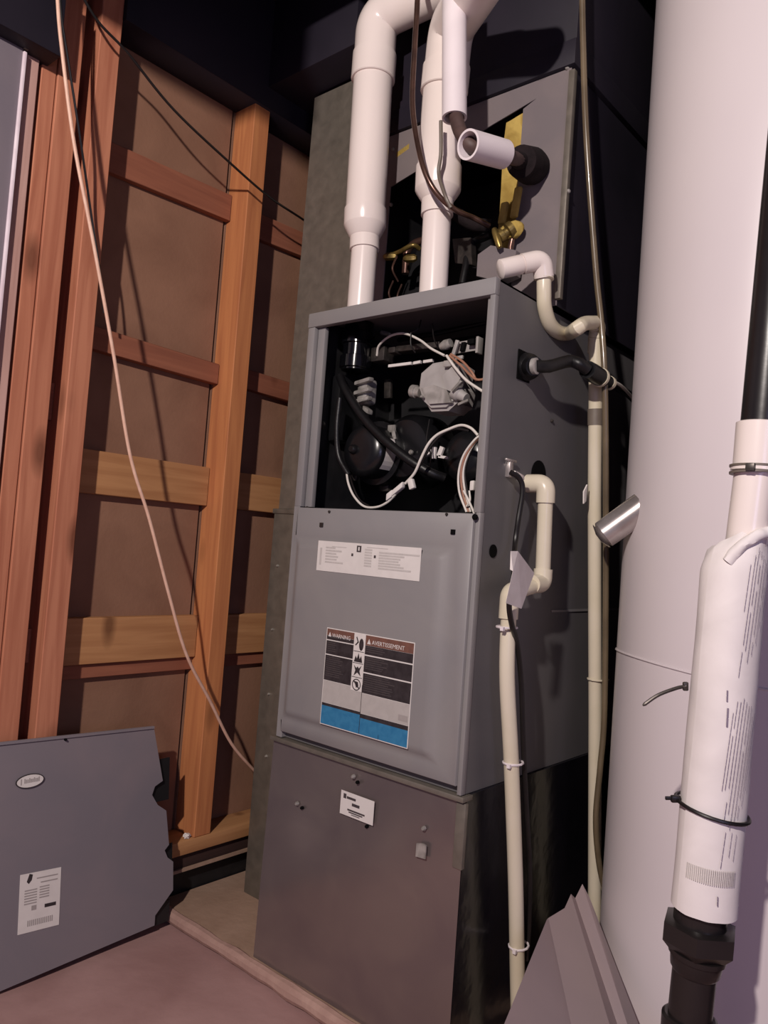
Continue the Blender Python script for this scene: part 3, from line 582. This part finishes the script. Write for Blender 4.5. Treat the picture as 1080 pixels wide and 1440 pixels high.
# right pipe
P0 = Vector((-.236, .09, 1.607))
t = thing('vent_pipe', 'right white plastic vent pipe on the furnace, partly hidden by the sleeved line', 'pipe', P0, 'white plastic vent pipes on the furnace')
A = PL(615, 296); tube('lower_pipe', [P0-Vector((0, 0, .0)), A], .0325, 'pvc', t, 32)
B = PL(617, 236); turned('reducer', A-Vector((0, 0, .012)), B, [(0, .037), (.30, .037), (.32, .039), (.50, .052), (.52, .053), (1, .053)], 'pvc', t, 32)
C_ = PL(625, 122); tube('upper_pipe', [B-Vector((0, 0, .01)), C_], .0495, 'pvc', t, 32)
D_ = PL(628, 96); turned('elbow_collar', C_-Vector((0, 0, .014)), D_, [(0, .0535), (.03, .0555), (1, .0555)], 'pvc', t, 32)
E_ = fillet([D_, Q(634, 40, .08), Q(684, -40, -.05)], .2, 12); tube('elbow', E_, .052, 'pvc', t, 32)
tube('branch_pipe', [E_[-1]-(E_[-1]-E_[-2]).normalized()*.03, Q(722, -90, -.12)], .0495, 'pvc', t, 32)
# ================================================================ REFRIGERANT LINE in white sleeves
PS = lambda px, py, y=-.02: Q(px, py, y)
t = thing('refrigerant_line', 'brown refrigerant line in two white sleeves hanging before the right vent pipe', 'pipe', PS(640, 165))
d0, d1 = PS(639, -60), PS(639, 166)
tube('upper_sleeve', [d0, d1], .0262, 'sleeve', t, 32, hollow=.18)
d2, d3 = PS(658, 203, -.075), PS(708, 217, .03)
tube('lower_sleeve', [d2, d3], .0290, 'sleeve', t, 32, hollow=.16)
tube('copper_line', smoothp([PS(639, 100), PS(640, 150), PS(643, 172, -.03), PS(650, 190, -.05), PS(663, 205, -.05), PS(682, 211, -.02), PS(712, 219, .035), PS(730, 225, .10)]), .0145, 'brown_line', t, 16)
turned('foam_end', PS(722, 222, .075), Q(752, 236, .196), [(0, .016), (.3, .018), (.35, .034), (.8, .040), (1, .036)], 'foam', t, 24, 'black foam grommet at the cabinet')
tube('capillary_line', smoothp([Q(620, 170, .02), Q(620, 215, .025), Q(617, 245, .03), Q(626, 275, .02), Q(634, 292, .03)]), .0042, 'tape', t, 8)
t = tag(tube('copper_tube', smoothp([Q(588, -60, .0), Q(587, 0, .0), Q(583, 70, .0), Q(580, 140, .0), Q(585, 190, .0), Q(597, 240, .0), Q(615, 273, .02), Q(640, 295, .06), Q(665, 306, .12), Q(688, 318, .16)]), .0062, 'copper', None, 12), 'thin shiny brown copper tube curving down between the two white vent pipes', 'tube')
# ================================================================ CONDENSATE DRAINS on the right side
X = lambda px, py, x: at(px, py, 'x', x)
t = thing('condensate_drain', 'cream drain pipe with a looping trap running down beside the tank', 'pipe', X(832, 1270, .07))
e0 = Vector(X(704, 379, -.01)); e0 = Q(702, 379, .06); e1 = Q(736, 371, .10); e2 = Q(762, 365, .13)
turned('cleanout_cap', e0, e1, [(0, .015), (.06, .0205), (.5, .0205), (.85, .0205), (1, .018)], 'pvc', t, 24)
yv = e2.y; xv = e2.x
f0 = e2; f1 = X(765, 390, xv)
bm = bmesh.new(); sweep(bm, fillet([e1-(e2-e1)*.05, e2, Vector(f1)], .022, 8), .0215, 24); finish('trap_elbow', bm, 'pvc', t)
turned('elbow_collar', f1+Vector((0, 0, .004)), f1-Vector((0, 0, .006)), [(0, .020), (.8, .0215), (1, .018)], 'pvc2', t, 24)
trap = [f1, X(765, 412, xv), X(766, 432, xv-.002), X(773, 455, xv-.005), X(785, 467, xv-.007), X(799, 469, xv-.009), X(811, 462, .082), X(822, 455, .080), X(836, 454, .076)]
tube('trap_bend', smoothp(trap, 8), .0155, 'pvc2', t, 24)
g0 = X(838, 478, .072)
bm = bmesh.new(); sweep(bm, fillet([X(836, 455, .077), X(841, 459, .074), g0], .018, 6), .0175, 20); finish('elbow', bm, 'pvc2', t)
turned('coupling', X(839, 476, .072), X(838, 498, .07), [(0, .0185), (.9, .0185), (1, .016)], 'pvc2', t, 20)
g1 = X(838, 1300, .07); tube('down_pipe', [g0, X(836, 700, .07), X(837, 1000, .07), Vector((.072, X(840, 1300, .07).y, .07))], .0150, 'pvc2', t, 24)
turned('tape_wrap', X(837, 575, .0705), X(837, 598, .0705), [(0, .0168), (1, .0168)], 'tape', t, 20, 'dull grey tape band')
bm = bmesh.new(); q = X(822, 697, .07); prism(bm, [q+Vector(v) for v in ((0, .005, .025), (0, -.009, .008), (0, -.006, -.018), (0, .004, -.012))], (.003, 0, 0)); finish('torn_tape', bm, 'paper', t)
for px in ((838, 955),):
    q = X(*px, .07); b2 = bmesh.new(); pts = [q+Vector((.021*math.cos(k*.524)+.002, .030*math.sin(k*.524)+.006, 0)) for k in range(13)]; sweep(b2, pts, .0022, 6); finish('zip_tie', b2, 'pvc2', t)
vt = tag(tube('vinyl_tube', smoothp([X(818, -60, .055), X(820, 60, .055), X(825, 200, .065), X(838, 380, .08), X(846, 460, .092), X(851, 560, .105), X(852, 800, .10), X(850, 1000, .10), X(844, 1080, .10), X(838, 1150, .10), X(842, 1210, .10), X(852, 1262, .10), X(858, 1300, .10)]), .0068, 'tube', None, 12), 'thin brown translucent tube running down against the cream drain pipe by the tank', 'tube')
# lower drain
t = thing('secondary_drain', 'cream drain pipe with elbows coming out of the side of the furnace', 'pipe', X(728, 1400, .05))
h0 = X(752, 676, .012); XX = .045
h1 = X(768, 680, XX); h2 = X(767, 707, XX); h3 = X(763, 815, XX); h4 = X(757, 832, XX)
bm = bmesh.new(); sweep(bm, fillet([Vector((.001, h1.y, h1.z)), h1, h2], .024, 8), .0195, 24); finish('elbow', bm, 'pvc2', t)
tube('short_pipe', [h2, h3], .0155, 'pvc2', t, 24)
h5 = X(717, 834, XX)
bm = bmesh.new(); sweep(bm, fillet([h3+Vector((0, 0, .022)), h3-Vector((0, 0, .008)), h3+(h5-h3)*.35], .02, 8), .0195, 24); finish('elbow', bm, 'pvc2', t)
tube('cross_pipe', [h3-Vector((0, .0, .008)), h5], .0155, 'pvc2', t, 20)
h6 = X(706, 858, XX); h6.y = h5.y-.004
bm = bmesh.new(); sweep(bm, fillet([h5+(h3-h5)*.2, Vector((XX, h5.y, h5.z)), Vector((XX, h5.y, h5.z-.05))], .022, 8), .0190, 24); finish('elbow', bm, 'pvc2', t)
q0 = Vector((XX, h5.y, h5.z-.03)); q1 = X(719, 1073, .052); q2 = X(728, 1395, .055)
tube('down_pipe', smoothp([q0, X(713, 950, .05), q1, X(725, 1240, .055), q2, q2+(q2-q1)*.30]), .0152, 'pvc2', t, 24)
q_ends = q2+(q2-q1)*.30
for px, xx in (((710, 882), .047), ((719, 1073), .052), ((727, 1331), .055)):
    q = X(*px, xx); b2 = bmesh.new(); pts = [q+Vector((.018*math.cos(k*.524), .024*math.sin(k*.524)+.007, 0)) for k in range(13)]; sweep(b2, pts, .0024, 6); obox(b2, q+Vector((.006, -.018, -.002)), (1, 0, 0), (0, 1, 0), (0, 0, 1), .007, .007, .007); finish('zip_tie', b2, 'sleeve', t)
tag(tube('black_cable', smoothp([X(718, 664, .02), X(730, 672, .03), X(735, 690, .035), X(729, 730, .03), X(724, 770, .032), X(722, 820, .09), X(716, 850, .075), X(720, 880, .07), X(727, 905, .062), X(733, 960, .06), X(736, 1050, .06), X(741, 1150, .06), X(745, 1220, .06), X(744, 1300, .06), X(740, 1350, .06)]), .0055, 'wire_k', None, 10), 'black cable clamped to the furnace side and tied along the lower cream drain', 'cable')
b2 = bmesh.new(); xx = .115
def fl(pts, off): prism(b2, pts, off)
fl([X(718, 775, xx), X(728, 775, xx), X(751, 806, xx-.02), X(733, 856, xx), X(711, 848, xx+.01), X(721, 803, xx+.005), X(717, 801, xx)], (.0008, -.0004, 0))
tag(finish('paper_tag', b2, 'paper', None, smooth=False), 'blank folded white paper tag on the black cable', 'tag')
# black gas connection
t = thing('gas_connector', 'black gas pipe plugged into the side of the furnace with a white end', 'pipe', X(740, 515, .0))
k0 = X(740, 516, .002); k1 = X(752, 515, .04); k2 = X(800, 508, .07); k3 = X(826, 520, .10); k4 = X(856, 538, .103); k5 = X(886, 556, .075)
turned('flange', k0, k1, [(0, .030), (.3, .028), (.5, .020), (1, .019)], 'rubber', t, 20)
turned('washer', k1-Vector((.003, 0, 0)), k1+Vector((.006, 0, .0)), [(0, .017), (.9, .017), (1, .014)], 'steel', t, 18, 'bright ring')
tube('pipe_body', smoothp([k1, X(772, 515, .055), k2, X(815, 512, .09), k3]), [.013 if i % 8 else .0135 for i in range(33)], 'rubber', t, 16)
turned('hose_end', k3, k4, [(0, .019), (.25, .020), (.7, .019), (.72, .014), (1, .014)], 'blackp', t, 20)
a_ = k3+(k4-k3)*.55; turned('white_band', a_, a_+(k4-k3)*.08, [(0, .0208), (1, .0208)], 'pvc2', t, 20)
turned('white_band', k4-(k4-k3)*.02, k4+(k4-k3)*.08, [(0, .0150), (1, .0150)], 'pvc2', t, 20)
tube('hose_tail', smoothp([k4, k5, X(900, 575, .05)]), .009, 'blackp', t, 14)
tube('white_lead', smoothp([k4+Vector((.006, -.004, .004)), X(874, 543, .105), X(890, 560, .09)]), .0035, 'wire_w', t, 8)
# ================================================================ TANK
TC = Vector((.403, .44)); TR = .28
t = thing('water_tank', 'tall white cylindrical tank at the right of the furnace', 'tank', (TC.x, TC.y, PZ))
bm = bmesh.new()
pts = [(TC.x, TC.y, z) for z in (PZ, PZ+.01, PZ+.02, 2.58, 2.6)]
def tank_ring(z0_, z1_, r, name, m, par, lab=None, bev=.01):
    return turned(name, (TC.x, TC.y, z0_), (TC.x, TC.y, z1_), [(0, r-bev), (bev/(z1_-z0_), r), (1-bev/(z1_-z0_), r), (1, r-bev)], m, par, 96, lab)
tank_ring(PZ, 2.6, TR, 'tank_shell', 'tank', t)
c0, c1 = X(843, 756, .140), X(905, 712, .215)
turned('metal_port', c0, c1, [(0, .012), (.06, .024), (.10, .029), (1, .031)], 'chrome', t, 28, 'shiny metal tube end on the left side of the tank')
turned('port_rim', c0-(c1-c0)*.02, c0+(c1-c0)*.05, [(0, .010), (.3, .016), (.7, .026), (1, .0295)], 'chrome', t, 24)
bm = bmesh.new()
sweep(bm, [(TC.x+(TR+.001)*math.cos(a_), TC.y+(TR+.001)*math.sin(a_), .868+.010*math.sin(a_*2)) for a_ in [2*math.pi*k/72 for k in range(73)]], .0022, 6); finish('strap', bm, 'tank', t)
# ================================================================ VENT PIPE in front of the tank
PF = lambda px, py: at(px, py, 'y', -.10)
t = thing('tank_pipe', 'white pipe wrapped in printed paper, black at both ends, before the tank', 'pipe', PF(970, 1440))
a0 = PF(1103, 100); a1 = PF(1068, 592)
a_top = PF(1135, -300)
tube('black_pipe', [a_top+Vector((.02, 0, 0)), PF(1071, 600)], .0285, 'abs', t, 28)
b0, b1 = PF(1069, 594), PF(1063, 668)
turned('white_coupling', b0, b1, [(0, .029), (.02, .032), (.85, .032), (.87, .0345), (.93, .0345), (.94, .030), (1, .030)], 'pvc', t, 32)
turned('clamp', PF(1063.5, 655), PF(1063.3, 658), [(0, .0355), (1, .0355)], 'tape', t, 28, 'thin grey band')
turned('clamp', PF(1063.1, 664), PF(1063, 667), [(0, .0355), (1, .0355)], 'tape', t, 28)
b2 = bmesh.new(); obox(b2, PF(1066, 661)+Vector((.0, -.037, 0)), (1, 0, 0), (0, 1, 0), (0, 0, 1), .012, .008, .010, .001); finish('clamp_screw', b2, 'screw', t)
tube('white_pipe', [PF(1062, 660), PF(986, 1265)], .0275, 'pvc', t, 28)
# wrapped paper: a loose, slightly faceted sheet
w0, w1 = PF(1036, 752), PF(988.5, 1276)
ax = (w1-w0); axn = ax.normalized()
def onwrap(f, deg, rr=.0480):                             # deg measured from the camera-facing line, + to the right
    c0 = w0+ax*f; v = (CP-c0); v -= axn*v.dot(axn); v.normalize(); s_ = v.cross(axn).normalized()
    if s_.dot(RT) < 0: s_ = -s_
    a_ = math.radians(deg); return c0+(v*math.cos(a_)+s_*math.sin(a_))*rr
bm = bmesh.new(); rings = []
NS, NA = 60, 60
for i in range(NS+1):
    f = i/NS; row = []
    for k in range(NA+1):
        d_ = -46+372*k/NA; a_ = math.radians(d_)
        r_ = .0462-.0030*(k/NA)+.0006*math.sin(a_*3+f*4)+.0013*noise.noise(Vector((a_*1.2, f*5, 2)))
        ff = f
        if f < .09:
            g_ = f/.09; r_ = .0295+(r_-.0295)*(g_**.45); r_ += .0016*math.sin(a_*7+f*60)*(1-g_)
        if i == NS: r_ += 0; ff = f+.006*noise.noise(Vector((a_*2, 7, 0)))
        ff -= .035*(1-f)**8*math.sin(a_)
        row.append(bm.verts.new(onwrap(ff, d_, r_)))
    rings.append(row)
for i in range(NS):
    for k in range(NA): bm.faces.new((rings[i][k], rings[i+1][k], rings[i+1][k+1], rings[i][k+1]))
wr = finish('paper_wrap', bm, 'wrap', t, ang=80, label='loose printed white paper wrapped round the pipe')
wr.modifiers.new('solid', 'SOLIDIFY').thickness = .0006
b2 = bmesh.new()
def streak(f0, f1, d0, d1, wd=1.0, broken=True):
    n_ = max(2, int((f1-f0)*60)); 
    for k in range(n_):
        if broken and random.random() < .08: continue
        g0_, g1_ = f0+(f1-f0)*k/n_, f0+(f1-f0)*(k+.93)/n_; dd0, dd1 = d0+(d1-d0)*k/n_, d0+(d1-d0)*(k+1)/n_
        b2.faces.new([b2.verts.new(p) for p in (onwrap(g0_, dd0), onwrap(g0_, dd0+wd), onwrap(g1_, dd1+wd), onwrap(g1_, dd1))])
for (f0, f1, d0) in ((.04, .20, 27), (.05, .37, 33), (.03, .30, 38.5), (.04, .33, 44), (.05, .31, 49.5), (.06, .28, 55), (.06, .24, 60.5), (.08, .22, 66),
                     (.46, .68, 19), (.43, .66, 24.5), (.43, .74, 30), (.42, .72, 35.5), (.43, .76, 41), (.44, .74, 46.5), (.44, .73, 52), (.45, .70, 57.5), (.46, .66, 63), (.765, .86, 24), (.765, .83, 35), (.77, .84, 44)):
    streak(f0, f1, d0, d0-34*(f1-f0), .9)
for (f0, f1, d0, w_) in ((.405, .435, 6, 2.6), (.93, .955, 20, 2), (.45, .50, 9, 3)): streak(f0, f1, d0, d0+1, w_, False)
finish('print', b2, 'ink_mid', wr)
b2 = bmesh.new()
for k in range(26):
    d_ = -32+k*3.2; b2.faces.new([b2.verts.new(onwrap(f_, dd)) for f_, dd in ((.865, d_), (.865, d_+1.5), (.905, d_+1.5), (.905, d_))])
finish('barcode', b2, 'ink_light', wr)
# string/tape collar at top of wrap, black tie, loose grey tie
b2 = bmesh.new(); sweep(b2, smoothp([onwrap(.075, -12, .040), onwrap(.035, 8, .040), onwrap(.005, 35, .040), onwrap(-.012, 62, .042), onwrap(-.02, 80, .06), onwrap(-.02, 80, .06)+RT*.05]), .0085, 12)
for v in b2.verts: v.co += Vector((.0016*noise.noise(v.co*70), .0016*noise.noise(v.co*60+Vector((5, 0, 0))), .002*noise.noise(v.co*50)))
finish('twisted_wrap_end', b2, 'wrap', t)
b2 = bmesh.new(); ps = [onwrap(.735+.012*math.sin(math.radians(d_)), d_, .0495) for d_ in range(-70, 291, 12)]; sweep(b2, ps, .0028, 8)
hd = onwrap(.722, -68, .052); obox(b2, hd, RT, UP, fw, .014, .010, .008, .002); obox(b2, hd-RT*.010+UP*.001, RT, UP, fw, .010, .005, .004, .001); finish('black_zip_tie', b2, 'wire_k', t)
b2 = bmesh.new(); s0 = onwrap(.43, -78, .05); sweep(b2, smoothp([s0+UP*.004, s0-RT*.014+UP*.001, s0-RT*.040-UP*.009, s0-RT*.062-UP*.024]), [.0040, .0034]+[.0026]*22+[.0012]*1, 8)
obox(b2, s0+UP*.004, RT, UP, fw, .008, .013, .006, .002); finish('loose_tie_tail', b2, 'screw', t)
# black union fitting and pipe
u0, u1, u2, u3 = PF(986, 1278), PF(984, 1298), PF(980, 1338), PF(977, 1360)
turned('threaded_neck', u0, u1+(u1-u0)*.3, [(0, .036), (1, .036)], 'abs', t, 28)
n0, n1 = PF(984.5, 1297), PF(981, 1336)
turned('hex_nut', n0, n1, [(0, .047), (.06, .053), (.7, .053), (1, .042)], 'abs', t, 6, 'large black hex nut')
turned('fitting_body', n1, PF(977, 1366), [(0, .040), (.25, .039), (.3, .036), (.85, .034), (1, .031)], 'abs', t, 28)
tube('lower_pipe', [PF(977, 1362), PF(967, 1460)], .0300, 'abs', t, 28)
v0 = PF(970, 1428); turned('lower_coupling', v0, v0-Vector((.0, 0, .07)), [(0, .034), (.04, .038), (1, .038)], 'abs', t, 28)
vb = v0-Vector((0, 0, .06)); bm = bmesh.new(); sweep(bm, fillet([vb, vb-Vector((0, 0, .10)), vb+Vector((.0, .16, -.10))], .05, 8), .032, 24); finish('elbow', bm, 'abs', t)
# ================================================================ FOLDED SHEET METAL bottom right
rows = [[X(769, 1293, .120), X(771, 1291, .121), X(794, 1277, .136), X(803, 1257, .142), X(809, 1263, .145), X(819, 1243, .150), X(829, 1262, .155)],
        [X(709, 1440, .19), X(803, 1440, .235), X(828, 1440, .262), X(857, 1440, .285), X(868, 1440, .283), X(882, 1440, .300), X(898, 1440, .325)]]
fl_ = lambda p_: p_+(p_-rows[0][rows[1].index(p_)])*.55
lower = [fl_(p_) for p_ in rows[1]]; lower = [Vector((p_.x, p_.y, max(p_.z, FZ+.004))) for p_ in lower]
bm = bmesh.new(); V = [[bm.verts.new(p_) for p_ in row] for row in (rows[0], rows[1], lower)]
for i in range(2):
    for k in range(6): bm.faces.new((V[i][k], V[i][k+1], V[i+1][k+1], V[i+1][k]))
rr_ = bmesh.ops.extrude_face_region(bm, geom=bm.faces[:]); bmesh.ops.translate(bm, vec=(0, .001, -.0015), verts=[v for v in rr_['geom'] if isinstance(v, bmesh.types.BMVert)])
tag(finish('sheet_metal_offcut', bm, 'sheet', None, ang=3), 'folded grey sheet metal offcut with a jagged tip lying between furnace and tank', 'sheet metal')
# ================================================================ LOOSE FURNACE DOOR leaning on the studs
def dp(y, z, h=0):                                       # plane of the leaning door; h = outwards
    x = -.903+.055*(.56-z)/.53; return Vector((x+h, y, z+h*.1))
t = thing('furnace_door', 'detached grey furnace door leaning against the wall studs at lower left', 'door', dp(-.25, FZ+.003))
bm = bmesh.new()
zb = FZ+.003
prof_r = []
for px, py in ((218, 1302), (219, 1288), (244, 1252), (244, 1212), (236, 1206), (232, 1196), (238, 1188), (234, 1140), (222, 1132), (214, 1118), (218, 1106), (229, 1098), (216, 1021)):
    q = at(px, py, 'x', -.885); q = at(px, py, 'x', dp(q.y, q.z, .004).x); prof_r.append((q.y, max(q.z, zb)))
poly = [(-.56, zb)]+prof_r+[(-.56, .565)]
prism(bm, [dp(y, z, 0) for y, z in poly], (.004, 0, 0))
dd = finish('door_sheet', bm, 'door_loose', t)
bm = bmesh.new(); prism(bm, [dp(y, z, .004) for y, z in ((-.56, .559), (-.56, .565), (prof_r[-1][0], prof_r[-1][1]), (prof_r[-1][0], prof_r[-1][1]-.006))], (.004, 0, 0)); finish('top_lip', bm, 'door_loose', t)
for (y0_, z0_, y1_, z1_) in ((-.11, .355, -.045, .46), (-.09, .17, -.03, .24), (-.09, .05, -.035, .10)):
    bm = bmesh.new(); prism(bm, [dp(y0_, z0_, -.004), dp(y1_, z0_-.002, -.010), dp(y1_, z1_, -.010), dp(y0_, z1_, -.004)], (-.003, 0, 0)); finish('edge_tab', bm, 'dark', t)
q = dp(-.41, .548, .005); screw(at(92, 1040, 'x', -.895), (1, 0, 0), .003, t, 'hole', 'screw_hole')
ez = (dp(0, .5)-dp(0, .1)).normalized()
pl = Plane(at(42, 1098, 'x', -.8875), (0, 1, 0), ez)
pl.n = Vector((0, 1, 0)).cross(ez)
if pl.n.x < 0: pl.n = -pl.n
bm = bmesh.new(); pl.poly(ell(0, 0, .0325, .0155, 28), .0, .002, bm); bg = finish('oval_badge', bm, 'inkk', t)
bm = bmesh.new(); pl.poly(ell(0, 0, .030, .0135, 28), .002, .0008, bm); finish('badge_face', bm, 'label', bg)
R_ = [(-.022, -.006, -.0195, .007)]+[(-.014+k*.0036, -.0035, -.0115+k*.0036, .0045+.002*(k % 3 == 0)) for k in range(10)]
finish('badge_lettering', pl.rects(R_, .0029), 'ink', bg)
ob = at(66, 1330-12, 'x', -.8640); A, B, C0 = at(24, 1315, 'x', -.8565), at(82, 1300, 'x', -.8565), at(22, 1234, 'x', -.8635)
pl2 = Plane(dp(A.y, A.z, .0045), (0, 1, 0), ez); pl2.n = pl.n
lw = B.y-A.y; lh = (C0-A).length
pl2.ex = (dp(B.y, B.z)-dp(A.y, A.z)).normalized(); lw = (dp(B.y, B.z)-dp(A.y, A.z)).length
sl = finish('door_label', pl2.rects([(0, 0, lw, lh)], 0, .0008), 'label', t, label='white printed label')
pl3 = pl2
R_ = [(lw*.40, lh*.88, lw*.92, lh*.90), (lw*.50, lh*.80, lw*.92, lh*.82)]+[(lw*.12, lh*(.70-.045*k), lw*.42, lh*(.72-.045*k)) for k in range(6)]+[(lw*.48, lh*(.72-.045*k), lw*.72, lh*(.74-.045*k)) for k in range(5)]+[(lw*.3, lh*.36, lw*.42, lh*.44)]+[(lw*(.22+.045*k), lh*.10, lw*(.245+.045*k), lh*.20) for k in range(14)]
finish('print', pl2.rects(R_, .0009), 'ink', sl)
bm = pl2.rects([(lw*.62, lh*.36, lw*.90, lh*.42)], .0009); pl2.poly([(lw*.16, lh*.86), (lw*.22, lh*.99), (lw*.30, lh*.97), (lw*.28, lh*.88), (lw*.21, lh*.82)], .0009, bm=bm)
finish('print', bm, 'inkk', sl)
# ================================================================ CORDS on the left
tag(tube('white_cord', smoothp([at(px, py, 'x', xx) for px, py, xx in ((78, -60, -.8), (81, 0, -.8), (86, 60, -.8), (104, 200, -.8), (131, 340, -.8), (160, 500, -.8), (183, 640, -.8), (210, 730, -.8), (236, 830, -.8), (262, 920, -.81), (295, 985, -.83), (325, 1045, -.85), (357, 1083, -.87), (372, 1098, -.88))]), .0041, 'wire_c', None, 10), 'long cream cord hanging diagonally across the wooden studs', 'cord')
tag(tube('dark_cord', smoothp([at(px, py, 'x', xx) for px, py, xx in ((90, -60, -.86), (132, 22, -.86), (180, 75, -.86), (245, 155, -.86), (330, 235, -.86), (380, 278, -.86), (425, 308, -.87), (455, 330, -.88))]), .0032, 'wire_k', None, 8), 'thin black cord sloping down across the top of the studs', 'cord')
tag(tube('grey_cord', smoothp([at(px, py, 'x', xx) for px, py, xx in ((84, -40, -.83), (86, 20, -.83), (95, 80, -.84), (112, 190, -.86), (128, 300, -.9), (140, 380, -.905), (146, 440, -.908))]), .0028, 'wire_k', None, 8), 'thin dark cord hanging just right of the cream cord near the top', 'cord')
b2 = bmesh.new(); q = at(264, 1164, 'x', -.93); bmesh.ops.create_icosphere(b2, subdivisions=2, radius=.009, matrix=Matrix.Translation((q.x+.0, q.y+.0, .2225)))
for v in b2.verts: v.co += Vector((.004*noise.noise(v.co*200), .008*noise.noise(v.co*150), .003*noise.noise(v.co*180)))
tag(finish('paper_scrap', b2, 'paper', None), 'crumpled white scrap at the foot of the stud', 'scrap')
